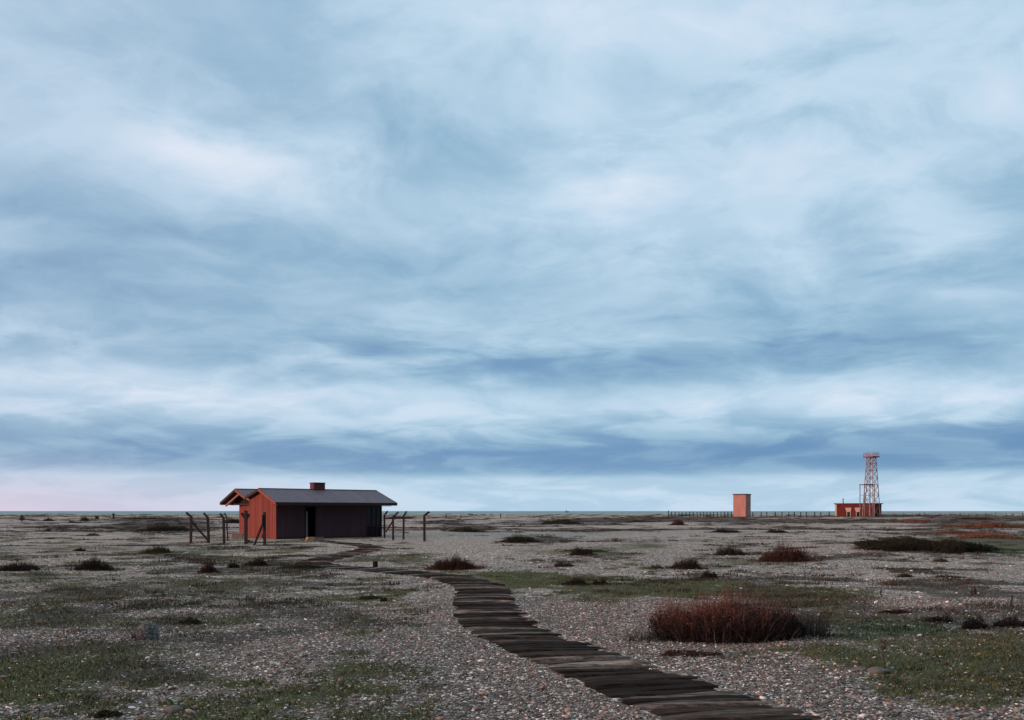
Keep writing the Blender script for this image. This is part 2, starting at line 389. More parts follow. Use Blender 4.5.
# ------------------------------------------------------------------ ground
HOUSE = (-15.05, 50.8)
def gz(x, y):
    x = np.asarray(x, dtype=float); y = np.asarray(y, dtype=float)
    near = (fbm(x*.35+40, y*.35+40, 3)-.5)*.10
    far = (fbm(x*.05+90, y*.11+30, 4)-.5)*.9*sstep(55, 160, y)
    far = np.minimum(far, .12)
    flat = sstep(9, 14, np.hypot(x-(-13), (y-54)))
    d2 = 1-sstep(14, 34, np.hypot(x-67, (y-230)*.6)); d3 = 1-sstep(16, 36, np.hypot(x-114, (y-262)*.6))
    z = (near+far)*flat*(1-d2)*(1-d3)
    # the mat of dark broom on the right lies over a low rise
    z = z + .30*np.exp(-(((x-16.5)/4.2)**2+((y-34.5)/2.6)**2)) + .22*np.exp(-(((x-24)/7)**2+((y-46)/6)**2))
    # beach: the shingle drops to the sea
    edge = 470 + 250*sstep(-150, 320, x) + 25*(fbm(x*.02, x*0+3, 3)-.5)
    z = z - 9*sstep(0, 90, y-edge) + .25*np.exp(-((y-edge+25)/22)**2)
    return z
def gzf(x, y): return float(gz(np.array([x]), np.array([y]))[0])

# turf / dry vegetation patches, as (px, py, rx, ry, weight) of the view they were measured in -> kept as ground positions
GREEN = [(500,577,55,6,.9),(560,582,70,7,.9),(640,586,80,9,.85),(720,590,90,9,.8),(800,596,70,10,.8),(600,598,60,4,.4),(850,622,70,10,.75),(905,636,60,7,.6),(960,632,70,6,.6),
 (780,650,50,7,.7),(840,655,60,14,.65),(905,662,70,14,.8),(975,660,70,18,.95),(990,690,60,14,.85),(900,684,50,8,.75),(1010,650,60,12,.7),(1100,670,60,30,.8),
 (960,548,60,7,.85),(1000,545,50,12,.8),(880,556,30,4,.3),
 (60,655,80,10,.75),(20,672,70,14,.85),(90,675,90,11,.85),(210,680,60,7,.75),(30,700,60,16,.9),(110,700,40,8,.5),(150,655,60,6,.6),
 (70,618,60,6,.8),(30,605,50,6,.5),(190,627,24,4,.9),(205,580,70,5,.65),(60,585,90,8,.45),(150,596,80,6,.5),(250,612,40,3,.5),(255,598,60,5,.4),(80,592,30,3,.8),
 (345,594,50,3,.75),(380,597,22,3,.9),(360,624,26,4,.85),(240,588,60,3,.6),(350,660,20,6,.5),(190,700,30,3,.3),(345,690,25,8,.5),(370,684,20,6,.5),
 (600,550,30,4,.6),(560,552,50,3,.5),(650,546,25,4,.7),(410,558,30,5,.6),(725,561,30,2.5,.7),(760,566,50,2,.6),(640,567,30,2,.6),(540,540,30,3,.4),
 (215,551,50,2.4,.7),(60,549,90,2.5,.6),(160,527,50,5,.5),(710,540,40,2,.6),(640,565,16,2,.5),(1010,632,40,6,.5),(450,568,30,3,.7)]
DRY = [(600,590,60,4,.35),(725,578,60,4,.5),(660,584,50,4,.45),(780,584,40,5,.5),(140,592,80,12,.4),(250,590,70,10,.35),(60,600,90,10,.35),(20,655,40,5,.5),
 (165,527,55,7,.8),(150,519,50,2.5,.6),(70,527,70,1.6,.8),(40,516,40,1.2,.5),(95,568,60,4,.4),(300,570,26,6,.75),(270,565,50,3,.5),(330,575,30,2,.5),
 (470,528,30,3,.8),(440,522,28,2,.7),(540,540,35,4,.8),(580,530,28,2,.7),(610,521,45,2,.9),(660,519,50,1.3,.9),(560,522,40,2,.7),(690,521,60,1.2,.9),(700,517.6,70,1,.6),
 (640,540,60,2,.4),(580,555,35,2,.5),(560,561,40,1.5,.5),(620,556,30,2,.6),(790,520,80,1.3,.8),(860,522,70,1.5,.8),(940,521,80,2,.9),(980,526,60,3,.8),(900,516,90,1,.7),(1010,518,60,1.5,.8),
 (985,535,60,4,.5),(900,548,50,7,.6),(950,552,50,6,.6),(905,533,50,1.2,.6),(750,523,60,1.2,.5),(640,530,40,1.3,.5),(990,604,30,1.5,.5),(940,607,30,1.2,.5),(930,588,20,1,.5),
 (965,616,50,4,.5),(1000,628,50,5,.5),(900,612,40,3,.6),(950,576,20,1.2,.6),(905,575,14,1,.6),(830,568,30,1.5,.4),(850,590,30,1.2,.4),(700,556,20,2,.5),(740,546,30,3,.5),
 (700,648,60,3,.6),(770,660,30,2,.5),(120,700,30,6,.4),(70,640,30,2,.5),(265,640,12,2,.6),(430,600,10,1,.3)]
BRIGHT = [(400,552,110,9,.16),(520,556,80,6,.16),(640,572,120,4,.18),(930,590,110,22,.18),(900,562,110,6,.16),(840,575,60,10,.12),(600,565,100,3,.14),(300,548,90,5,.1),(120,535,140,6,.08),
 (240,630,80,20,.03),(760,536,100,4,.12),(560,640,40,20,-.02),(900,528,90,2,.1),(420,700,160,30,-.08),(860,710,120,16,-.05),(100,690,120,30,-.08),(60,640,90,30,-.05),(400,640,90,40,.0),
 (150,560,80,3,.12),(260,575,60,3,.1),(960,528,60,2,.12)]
def masks(X, Y):
    Yc = np.maximum(Y, 3.0)
    u = CX + X/Yc*F; v = HY + CH*F/Yc
    wu = (fbm(X*.9+3, Y*.9+8, 3)-.5); wv = (fbm(X*.8+33, Y*.8+60, 3)-.5)
    u = u + wu*60*np.clip((v-HY)/90, .12, 1); v = v + wv*26*np.clip((v-HY)/110, .03, 1)
    s_ = np.clip((v-HY)/100, .05, 1)
    u = u + (fbm(X*2.8+9, Y*2.8+1, 3)-.5)*70*s_; v = v + (fbm(X*2.6+91, Y*1.9+41, 3)-.5)*30*s_*s_**.3
    def acc(lst):
        g = np.zeros_like(u)
        for (a, b_, rx, ry, w) in lst:
            e = np.exp(-(((u-a)/rx)**2+((v-b_)/ry)**2)**1.4*.8)*w
            g = g + e*(1-g) if w > 0 else g + e
        return g
    g = acc(GREEN); d = acc(DRY); br = np.zeros_like(u)
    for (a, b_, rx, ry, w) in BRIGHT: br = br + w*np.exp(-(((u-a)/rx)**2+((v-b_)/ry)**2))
    # background scatter of dry plants further out and of moss nearer
    sc = fbm(X*.16+5, Y*.30+2, 4); sc2 = fbm(X*.6+50, Y*.8+20, 4)
    farw = sstep(40, 90, Y)
    d = np.maximum(d, farw*sstep(.49, .62, sc)*.8*(1-.5*sstep(250, 420, Y)))
    g = np.maximum(g, sstep(.50, .66, sc2)*.6*(1-farw*.7)*sstep(470, 380, u))
    d = np.maximum(d, sstep(.5, .66, fbm(X*.5+70, Y*.7+10, 4))*.55*(1-farw)*(1-sstep(380, 450, u)*(1-sstep(640, 760, u))))
    g = g*(.75+.7*fbm(X*2.2, Y*2.2, 4)); d = np.clip(d*1.35, 0, 1); g = np.clip(g*1.12, 0, 1)
    g = np.where((u < -200) | (u > 1200) | (Y < 5.5), sstep(.45, .6, sc2)*.8, g)
    base = .90 + br*1.2 + .16*sstep(10, 26, Y) + .42*sstep(22, 60, Y)  # rise with distance puts grazing-view brightening into the shingle colour
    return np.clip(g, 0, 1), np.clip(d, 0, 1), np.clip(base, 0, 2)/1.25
NR, NC = 760, 760
ys = np.concatenate([np.linspace(-60, 2.6, 24), 3*np.exp(np.linspace(0, math.log(900/3), NR))])
cs = np.linspace(-1, 1, NC)
Yg = np.repeat(ys[:, None], NC, 1)
half = np.where(ys > 3, ys*1.15+14, 60+14*0+np.maximum(0, 3-ys)*.5-42.5)
Xg = cs[None, :]*half[:, None]
# widen the outermost columns so that the sheet reaches far to both sides
Xg[:, 0] = -1500; Xg[:, -1] = 1500
Zg = gz(Xg, Yg)
V = np.stack([Xg, Yg, Zg], -1).reshape(-1, 3)
nr = len(ys)
I = (np.arange(nr-1)[:, None]*NC + np.arange(NC-1)[None, :]).ravel()
Fq = np.stack([I, I+1, I+1+NC, I+NC], -1)
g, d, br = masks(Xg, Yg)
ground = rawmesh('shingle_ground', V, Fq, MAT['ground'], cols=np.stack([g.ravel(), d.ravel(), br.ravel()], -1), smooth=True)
ground.name = 'ground'; tag(ground, kind='structure')

# sea
mb = MB(); n = 40
mb.v = [(-30000, 380, -3), (30000, 380, -3), (30000, 40000, -3), (-30000, 40000, -3)]; mb.f = [(0, 1, 2, 3)]
tag(mb.build('sea', MAT['sea']), kind='structure')

# ------------------------------------------------------------------ brick shelter and far building
def local(origin, e1):
    return origin, math.atan2(e1[1], e1[0])
# shelter: local x runs along the lit face from its left end to the near corner, y goes back
near = gp(745.7, 517.3); near.z = 0
rt = empty('brick_shelter', near, math.atan2(-.6, .8))
tag(rt, 'tall narrow salmon pink brick block with a thin dark flat roof, standing on the shingle', 'brick building')
mb = MB(); mb.box(-3.7, 0, 0, 4.0, -.3, 6.45); mb.build('wall', MAT['salmon_brick'], rt)
mb = MB(); mb.box(-3.82, .12, -.12, 4.12, 6.45, 6.72); mb.build('roof', MAT['dark_trim'], rt)
mb = MB(); mb.box(-3.73, .03, -.03, 4.03, -.3, .25); mb.build('plinth', MAT['stone'], rt)

# tower building
near = gp(872, 516.5)
rt = empty('brick_blockhouse', near, math.atan2(-.75, .66))
tag(rt, 'long low red brick building with flat dark roof at the foot of the lattice tower', 'brick building')
mb = MB(); mb.box(-12.4, 0, 0, 7.0, -.3, 4.1); mb.build('wall', MAT['red_brick'], rt)
mb = MB(); mb.box(-12.8, .4, -.4, 7.4, 4.1, 4.4); mb.build('roof', MAT['dark_trim'], rt)
mb = MB(); mb.box(-12.46, -11.9, -.06, .5, -.2, 4.0); mb.build('corner_pilaster', MAT['white_paint'], rt)
for x0 in (-8.3, -5.1):
    f = MB(); f.box(x0-.2, x0, -.08, .3, 0, 1.9); f.box(x0+1.0, x0+1.2, -.08, .3, 0, 1.9); f.quadbox([(x0-.2,-.10,1.5),(x0+1.2,-.10,1.5),(x0+1.2,.3,1.5),(x0-.2,.3,1.5)], [(x0-.7,-.10,2.9),(x0+1.5,-.10,2.9),(x0+1.5,.3,2.9),(x0-.7,.3,2.9)])
    d_ = MB(); d_.box(x0+.003, x0+.997, -.03, .2, 0, 1.49)
    fr = d_.build('door', MAT['black'], rt); f.build('door_surround', MAT['white_paint'], fr)
mb = MB(); mb.box(-3.4, -2.8, -.04, .2, 1.2, 2.2); mb.build('window', MAT['black'], rt)
mb = MB(); mb.box(2.5e-3, .05, 2.2, 3.4, 0, 2.3); mb.build('side_door', MAT['black'], rt)
mb = MB(); mb.beam((-10.2, 1.0, 4.35), (-10.2, 1.0, 6.0), .22); mb.box(-10.4, -10.0, .8, 1.2, 5.7, 5.95); mb.build('vent_pipe', MAT['steel_red'], rt)

# lattice tower
TY = 255.0; tcx = (871.3-512)/F*TY
rt = empty('lattice_tower', (tcx, TY, 0), rad(33))
tag(rt, 'tall rusty pink steel lattice tower with a railed platform on top', 'tower')
def hw(z): return 1.9 - (1.9-1.0)*min(z/19.0, 1)
corners = [(-1, -1), (1, -1), (1, 1), (-1, 1)]
for sx, sy in corners:
    mb = MB(); mb.beam((sx*hw(0), sy*hw(0), -.2), (sx*hw(19), sy*hw(19), 18.9), .17); mb.build('leg', MAT['steel'], rt)
levels = [0, 3.6, 6.9, 9.8, 12.4, 14.8, 17.0, 18.85]
for k in range(7):
    z0, z1 = levels[k], levels[k+1]
    for q in range(4):
        a = corners[q]; b_ = corners[(q+1) % 4]
        mb = MB(); mb.beam((a[0]*hw(z1), a[1]*hw(z1), z1), (b_[0]*hw(z1), b_[1]*hw(z1), z1), .10)
        mb.build('girt', MAT['steel_red'], rt)
        mb = MB(); mb.beam((a[0]*hw(z0), a[1]*hw(z0), z0), (b_[0]*hw(z1), b_[1]*hw(z1), z1), .08)
        mb.beam((b_[0]*hw(z0)*.99, b_[1]*hw(z0)*.99, z0), (a[0]*hw(z1)*.99, a[1]*hw(z1)*.99, z1), .08)
        mb.build('cross_brace', MAT['steel_red'], rt)
mb = MB(); mb.box(-1.75, 1.75, -1.75, 1.75, 18.95, 19.3); mb.build('platform', MAT['steel_red'], rt)
mb = MB()
for a in np.linspace(-1.65, 1.65, 5):
    for s_ in (-1.65, 1.65):
        mb.beam((a, s_, 19.3), (a, s_, 20.4), .08); mb.beam((s_, a*.999, 19.3), (s_, a*.999, 20.4), .08)
for zz in (19.85, 20.4):
    for s_ in (-1.65, 1.65):
        mb.beam((-1.65, s_, zz), (1.65, s_, zz), .08); mb.beam((s_, -1.64, zz), (s_, 1.64, zz), .08)
mb.build('railing', MAT['steel'], rt)
mb = MB(); mb.tube([(-1.3, .4, 19.3), (-1.3, .4, 21.0)], [.05, .05], 6); mb.build('aerial', MAT['steel'], rt)
mb = MB()
for s_ in (-.22, .22): mb.beam((-2.2, s_, 9.9), (-1.55, s_, 19.0), .09)
for k in range(26):
    u = k/26; mb.beam((-2.2+.65*u, -.22, 10+9*u), (-2.2+.65*u, .22, 10+9*u), .05)
mb.build('ladder', MAT['steel'], rt)
# square stair frame by its foot
SY = 252.0; scx = (867.2-512)/F*SY
rt = empty('steel_frame', (scx, SY, 0), rad(12))
tag(rt, 'open square steel frame half as tall as the lattice tower and leaning against its left side', 'steel frame')
rt['label'] = 'open square steel frame, half the height of the lattice tower, standing against its left foot'
for sx, sy in corners:
    mb = MB(); mb.beam((sx*1.8, sy*1.1, -.2), (sx*1.8, sy*1.1, 10), .19); mb.build('leg', MAT['steel'], rt)
mb = MB(); mb.box(-1.95, 1.95, -1.25, 1.25, 10.0, 10.28); mb.build('deck', MAT['steel_red'], rt)
for zz in (3.4, 6.8):
    mb = MB()
    for sy in (-1.1, 1.1): mb.beam((-1.8, sy, zz), (1.8, sy, zz), .12)
    mb.build('girt', MAT['steel'], rt)
mb = MB(); mb.beam((-1.75, -1.1, 3.4), (-.9, -1.1, 10), .14); mb.build('brace', MAT['steel_red'], rt)

# far fence by the shelter
rt = empty('field_fence', (*gp(668, 517).xy, 0))
o0 = rt.location.copy(); fy = 238.0; x0 = (668.5-512)/F*fy; x1 = (832-512)/F*fy
rt.location = (x0, fy, 0)
tag(rt, 'low dark post and rail fence running behind the pink brick block towards the red building', 'fence')
x = 0; k = 0; posts = []
while x < x1-x0:
    h = 1.5+random.uniform(-.12, .12) if k else 2.0
    mb = MB(); mb.beam((x, 0, -.3), (x+random.uniform(-.05, .05), 0, h), .20); mb.build('post', MAT['post'], rt); posts.append(x)
    x += random.uniform(.9, 1.25) if x < 20 else random.uniform(1.6, 2.6); k += 1
mb = MB()
for zz in (.35, .75): mb.beam((0, .12, zz), (21.5, .12, zz), .05, .11)
mb.beam((21.5, .12, .35), (x1-x0, .12, .35), .03, .05); mb.beam((0, .14, 1.25), (x1-x0, .14, 1.25), .03, .04)
mb.build('rail', MAT['post'], rt)
fy = 262.0; x0 = (884-512)/F*fy; x1 = (1040-512)/F*fy
rt = empty('field_fence', (x0, fy, 0)); tag(rt, 'broken line of thin dark posts and wire running right from the red brick building', 'fence')
x = 0
while x < x1-x0:
    mb = MB(); mb.beam((x, 0, -.3), (x+random.uniform(-.1, .1), 0, random.uniform(.8, 1.4)), .11); mb.build('post', MAT['post'], rt)
    x += random.choice([1.6, 2.4, 2.9, 3.5])
mb = MB(); mb.beam((0, .1, .9), (x1-x0, .1, .9), .03, .04); mb.build('wire', MAT['post'], rt)
# ship on the horizon
Ys = 3000.0
rt = empty('ship', ((567-512)/F*Ys, Ys, -3)); tag(rt, 'tiny dark ship on the horizon in the middle of the sea', 'ship')
mb = MB(); mb.quadbox([(-6,-2,-.5),(6,-2,-.5),(6,2,-.5),(-6,2,-.5)], [(-7.5,-2.4,3),(8.5,-2.4,3.4),(8.5,2.4,3.4),(-7.5,2.4,3)]); mb.build('hull', MAT['post'], rt)
mb = MB(); mb.box(-5, -1, -1.8, 1.8, 3.0, 7.5); mb.beam((-3, 0, 7.4), (-3, 0, 11), .5); mb.build('wheelhouse', MAT['white_paint'], rt)

# ------------------------------------------------------------------ the red hut: local x = along the long wall, y = back
hut = empty('timber_hut', (HOUSE[0], HOUSE[1], 0), math.atan2(.616, .788))
tag(hut, 'red timber boarded hut, shade painted into its darker walls, with grey double pitched roof, chimney and open doorway', 'hut')
D = [(-.8, 2.29), (2.2, 3.215), (4.72, 2.70), (6.7, 3.28), (9.9, 2.36)]
def roofz(d):
    for (a, za), (b_, zb) in zip(D, D[1:]):
        if d <= b_: return za + (zb-za)*(d-a)/(b_-a)
    return D[-1][1]
def boards_y(x, y0, y1, ztop, thick, m, name, w=.135, z0=-.05):
    """upright boards in the plane x = const, running along y"""
    mb = MB(); y = y0
    while y < y1-1e-4:
        e = min(y+w, y1); j = random.uniform(0, .006)
        za, zb = ztop(y+.004), ztop(e-.004)
        mb.quadbox([(x-j, y+.004, z0), (x-j, e-.004, z0), (x+thick, e-.004, z0), (x+thick, y+.004, z0)],
                   [(x-j, y+.004, za), (x-j, e-.004, zb), (x+thick, e-.004, zb), (x+thick, y+.004, za)]); y = e
    return mb.build(name, m, hut)
def boards_x(y, x0, x1, z0, z1, thick, m, name, w=.135, parent=None):
    mb = MB(); x = x0
    while x < x1-1e-4:
        e = min(x+w, x1); j = random.uniform(0, .006); mb.box(x+.004, e-.004, y-j, y+thick, z0, z1); x = e
    return mb.build(name, m, parent or hut)
L = 7.6
# gable end facing left
boards_y(0, 0, 4.86, lambda y: roofz(y)-.07, .03, MAT['red_board'], 'gable_wall')
mb = MB(); mb.box(.04, .08, .05, 4.8, -.1, 2.2); mb.build('wall_lining', MAT['black'], hut)
# long wall: boards, doorway, boards, glazed corner
boards_x(0, .03, 1.93, -.05, 2.45, .03, MAT['shaded_board'], 'front_wall')
boards_x(0, 2.72, 6.40, -.05, 2.45, .03, MAT['shaded_board'], 'front_wall')
boards_x(0, 1.93, 2.72, 2.13, 2.45, .03, MAT['shaded_board'], 'front_wall')
mb = MB(); mb.box(.1, 1.9, .04, .07, -.1, 2.4); mb.box(2.75, 6.4, .04, .07, -.1, 2.4); mb.build('wall_lining', MAT['black'], hut)
mb = MB(); mb.box(1.93, 2.00, -.03, .12, 0, 2.13); mb.box(2.66, 2.72, -.03, .12, 0, 2.13); mb.box(2.0, 2.66, -.03, .12, 2.06, 2.13)
fr = mb.build('door_frame', MAT['dark_trim'], hut)
mb = MB(); mb.box(2.01, 2.15, .02, .06, .05, 1.78); mb.build('door_leaf', MAT['jamb'], fr)
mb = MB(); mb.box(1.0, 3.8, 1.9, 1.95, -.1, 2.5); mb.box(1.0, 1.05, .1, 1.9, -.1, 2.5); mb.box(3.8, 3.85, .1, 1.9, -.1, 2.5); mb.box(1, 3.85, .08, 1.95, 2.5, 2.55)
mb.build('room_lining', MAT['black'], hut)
# bottom sill board
mb = MB(); mb.box(.03, 1.93, -.035, -.008, -.05, .09); mb.box(2.72, 6.4, -.035, -.008, -.05, .09); mb.build('sill_board', MAT['dark_trim'], hut)
# glazed corner
mb = MB(); mb.box(6.44, L-.08, .06, .08, .75, 2.3); gl = mb.build('corner_window', MAT['glass'], hut)
mb = MB()
for xx in (6.40, 6.80, 7.17, L-.1): mb.box(xx, xx+.05, .0, .10, .0, 2.45)
for zz in (.0, .72, 1.5, 2.25): mb.box(6.45, L-.05, .005, .095, zz, zz+.05)
mb.build('window_frame', MAT['dark_trim'], gl)
mb = MB(); mb.box(6.45, L-.1, .05, .07, .02, .74); mb.build('window_panel', MAT['black'], gl)
# right gable end and back walls
boards_y(L-.03, 0, 9.5, lambda y: roofz(y)-.07, .03, MAT['shaded_board'], 'end_wall')
boards_x(9.52, 1.0, L-.04, -.05, 2.45, .03, MAT['red_board'], 'back_wall')
# recessed left wall under the second gable, boarding above it coloured black as overhang shade
boards_y(.95, 4.9, 9.55, lambda y: 2.30, .03, MAT['red_board'], 'porch_wall')
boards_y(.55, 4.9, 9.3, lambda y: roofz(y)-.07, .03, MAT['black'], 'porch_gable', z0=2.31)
boards_x(4.84, .04, .95, -.05, 2.6, .03, MAT['red_board'], 'porch_side')
mb = MB(); mb.box(.30, .54, 4.9, 9.5, 2.22, 2.32); mb.build('porch_beam', MAT['dark_trim'], hut)
# roof sheets (each strip an island so that sheet joints show)
def slope(d0, z0, d1, z1, name):
    mb = MB(); x = -.32; n = 9; w = (8.32+.32)/n; th = .07
    for k in range(n):
        a, b_ = x+k*w+.006, x+(k+1)*w-.006
        mb.quadbox([(a, d0, z0), (b_, d0, z0), (b_, d1, z1), (a, d1, z1)], [(a, d0, z0+th), (b_, d0, z0+th), (b_, d1, z1+th), (a, d1, z1+th)])
    mb.build(name, MAT['roof_felt'], hut)
for (a, za), (b_, zb) in zip(D, D[1:]): slope(a+.003, za, b_-.003, zb, 'roof_slope')
mb = MB()
for (a, za), (b_, zb) in zip(D, D[1:]):
    mb.quadbox([(-.29, a, za-.035), (8.29, a, za-.035), (8.29, b_, zb-.035), (-.29, b_, zb-.035)], [(-.29, a, za-.008), (8.29, a, za-.008), (8.29, b_, zb-.008), (-.29, b_, zb-.008)])
mb.build('roof_deck', MAT['dark_trim'], hut)
mb = MB()
for d_, z_ in ((2.2, 3.215), (6.7, 3.28)): mb.box(-.33, 8.33, d_-.1, d_+.1, z_+.055, z_+.10)
mb.build('ridge_cap', MAT['roof_felt'], hut)
# barge boards on both ends
for xx, m_ in ((-.37, MAT['rake_trim']), (8.33, MAT['dark_trim'])):
    for k, ((a, za), (b_, zb)) in enumerate(zip(D, D[1:])):
        mm = MB(); mm.quadbox([(xx, a, za-.10), (xx+.035, a, za-.10), (xx+.035, b_, zb-.10), (xx, b_, zb-.10)], [(xx, a, za+.075), (xx+.035, a, za+.075), (xx+.035, b_, zb+.075), (xx, b_, zb+.075)])
        mm.build('barge_board', MAT['dark_trim'] if k in (1, 3) else m_, hut)  # dark trim on these slopes puts shade into the board colour
# eaves boards, rafters
mb = MB(); mb.box(-.31, 8.31, -.835, -.80, 2.17, 2.36); mb.build('eaves_board', MAT['dark_trim'], hut)
mb = MB(); mb.box(-.31, 8.31, 9.90, 9.935, 2.24, 2.43); mb.build('eaves_board', MAT['dark_trim'], hut)
mb = MB(); mb.box(-.2, 7.9, -.80, -.02, 2.13, 2.16); mb.build('soffit', MAT['dark_trim'], hut)
for (a, za, b_, zb) in ((4.7, 2.62, 6.7, 3.09), (6.7, 3.09, 9.6, 2.26)):
    mm = MB(); mm.quadbox([(-.05, a, za-.13), (.05, a, za-.13), (.05, b_, zb-.13), (-.05, b_, zb-.13)], [(-.05, a, za), (.05, a, za), (.05, b_, zb), (-.05, b_, zb)])
    mm.build('rafter', MAT['rafter'], hut)
# chimney
mb = MB(); mb.box(3.45, 4.27, 2.0, 2.65, 2.9, 3.70); ch = mb.build('chimney', MAT['brick_dark'], hut)
mb = MB(); mb.box(3.42, 4.30, 1.97, 2.68, 3.70, 3.76); mb.build('chimney_cap', MAT['dark_trim'], ch)

# things by the hut
mb = MB(); p = gp(237.5, 538.5); mb.box(-.36, .36, -.2, .2, -.02, .38)
o = mb.build('stone_block', MAT['pale_block'], bevel=.02); o.location = (p.x, p.y, 0); o.rotation_euler.z = rad(12)
tag(o, 'pale pinkish rectangular block on the ground at the left corner of the hut', 'block')
p = gp(309.5, 541.5)
mb = MB(); mb.box(-.24, .24, -.13, .13, 0, .10); o = mb.build('timber_step', MAT['tan_block'], bevel=.01); o.location = (p.x, p.y, 0); o.rotation_euler.z = rad(28)
tag(o, 'light tan wooden block lying in front of the hut doorway, nearer of two', 'timber block')
p = gp(310.5, 539.4)
mb = MB(); mb.box(-.25, .25, -.12, .12, 0, .15); o = mb.build('timber_step', MAT['tan_block'], bevel=.01); o.location = (p.x, p.y, 0); o.rotation_euler.z = rad(38)
tag(o, 'light tan wooden block set right against the hut doorway as a step', 'timber block')
p = gp(317.5, 539.2)
mb = MB(); mb.box(-.42, .42, -.10, .10, 0, .13); o = mb.build('plank', MAT['jamb'], bevel=.01); o.location = (p.x, p.y, 0); o.rotation_euler.z = rad(36)
tag(o, 'short grey plank lying along the hut wall just right of the doorway', 'plank')
p = gp(375.3, 567)
mb = MB(); mb.tube([(0, 0, -.05), (0, 0, .16), (0, 0, .19)], [.085, .08, .065], 12); o = mb.build('marker_stub', MAT['black'], smooth=False); o.location = (p.x, p.y, 0)
tag(o, 'small black stub standing alone on the shingle beside the walkway', 'post stub')

# ------------------------------------------------------------------ cranked fence posts by the hut
def crank(base, bend, tip, label, group, w=.12, extra=None, name='fence_post'):
    p = gp(*base); Y = p.y
    root = empty(name, (p.x, Y, 0)); tag(root, label, 'fence post', group)
    R = lambda q: at(q[0], q[1], Y) - Vector((p.x, Y, 0))
    b2 = R(bend); b2.z = max(b2.z, .1)
    mb = MB(); mb.beam((0, 0, -.25), (b2.x, 0, b2.z), w, w, up=(0, 1, 0)); mb.build('shaft', MAT['post'], root, bevel=.008)
    if tip:
        t2 = R(tip); mb = MB(); dv = (t2-b2).normalized()
        mb.beam(b2-dv*.05+Vector((0, .004, 0)), t2, w*.9, w*.85, up=(0, 1, 0)); mb.build('angled_arm', MAT['post'], root, bevel=.006)
    if extra:
        for a_, b_ in extra:
            mb = MB(); mb.beam(R(a_)+Vector((0, -.006, 0)), R(b_), w*.8, w*.8, up=(0, 1, 0)); mb.build('angled_arm', MAT['post'], root)
    return root
GL, GR_ = 'dark fence posts left of the hut', 'dark fence posts right of the hut'
crank((190.7, 543), (191.3, 517), (186.2, 512.5), 'leftmost dark cranked post, with a strut sloping down from its top', GL)
crank((209, 543), (207.7, 517.5), (203.6, 513), 'dark cranked post left of the hut whose foot meets the sloping strut', GL)
crank((224.3, 543.6), (223.6, 518), (220, 513.6), 'dark cranked post left of the hut, nearest the pale block, with no strut', GL)
crank((228, 541), (226.6, 517.5), (224.6, 512.8), 'thin paler cranked post close behind another, just left of the pale block', GL, w=.07)
crank((246, 544), (246, 510.5), None, 'dark post with a forked head in front of the red gable wall', GL, w=.15,
      extra=[((246, 519), (241.6, 513)), ((246.3, 519), (249.3, 514))])
crank((264.6, 545.5), (264.6, 512), None, 'straight dark post without an arm in front of the red gable wall', GL, w=.12)
crank((384.6, 537.8), (384.4, 515.5), (387.6, 511), 'dark cranked post right of the hut, nearest to its wall', GR_)
crank((393.2, 540.2), (393, 517), (398.4, 512), 'dark cranked post right of the hut, second from its wall, nearer than its neighbours', GR_)
crank((403.4, 539.6), (403.8, 515.8), (406.6, 511.2), 'dark cranked post right of the hut, third from its wall', GR_)
crank((424.5, 541.3), (424.4, 515.5), (429.4, 511.8), 'dark cranked post right of the hut, farthest out and standing apart from the rest', GR_, w=.14)
def strut(a, b_, Y0, Y1, label, w=.09):
    A = at(*a, Y0); B = at(*b_, Y1); mb = MB(); mb.beam((0, 0, 0), B-A, w); o = mb.build('strut', MAT['post'], bevel=.006)
    o.location = A; tag(o, label, 'strut')
strut((209, 541.5), (192, 522), 46.0, 44.9, 'dark strut sloping down from the leftmost cranked post to the next post')
strut((254, 545.6), (262.6, 524), 41.6, 41.4, 'dark strut leaning towards the straight post in front of the red gable')
strut((262.6, 524.5), (262.7, 515), 41.45, 41.45, 'short thin upright bar beside the straight post in front of the red gable', .07)
strut((386, 531.5), (392.8, 521), 50.0, 49.0, 'dark strut sloping between the two posts nearest the right end of the hut', .08)
strut((385, 518.6), (413, 518.2), 52.0, 52.0, 'level weathered rail joining the posts right of the hut', .09)
crank((248.8, 543), (248.8, 539.6), None, 'short stump beside the foot of the forked post', GL, w=.09, name='post_stump')

# ------------------------------------------------------------------ timber walkway
ctrl = [(2.95, 4.2), (2.42, 5.6), (1.92, 7.0), (1.47, 8.1), (.97, 9.4), (.47, 10.7), (.02, 12.0), (-.34, 13.6), (-.52, 15.3), (-.58, 17.0), (-.74, 18.7), (-1.05, 20.2),
        (-1.75, 21.8), (-2.8, 23.1), (-4.2, 24.3), (-5.7, 25.6), (-6.75, 27.2), (-7.0, 29.6), (-6.9, 32.6), (-6.7, 35.6), (-6.75, 38.4), (-7.7, 41.4), (-9.5, 44.6), (-11.2, 47.2), (-12.6, 49.6)]
def catmull(P_, n=24):
    out = []
    for i in range(len(P_)-1):
        p0 = P_[max(i-1, 0)]; p1 = P_[i]; p2 = P_[i+1]; p3 = P_[min(i+2, len(P_)-1)]
        for k in range(n):
            u = k/n
            out.append(tuple(.5*((2*p1[j]) + (-p0[j]+p2[j])*u + (2*p0[j]-5*p1[j]+4*p2[j]-p3[j])*u*u + (-p0[j]+3*p1[j]-3*p2[j]+p3[j])*u**3) for j in (0, 1)))
    return out
path = catmull(ctrl)
walk = empty('timber_walkway', (ctrl[0][0], ctrl[0][1], 0))
tag(walk, 'dark weathered walkway of cross laid timber planks curving over the shingle to the hut', 'walkway')
acc = 0; nextd = 0; planks = 0; rest = MB(); prev = path[0]
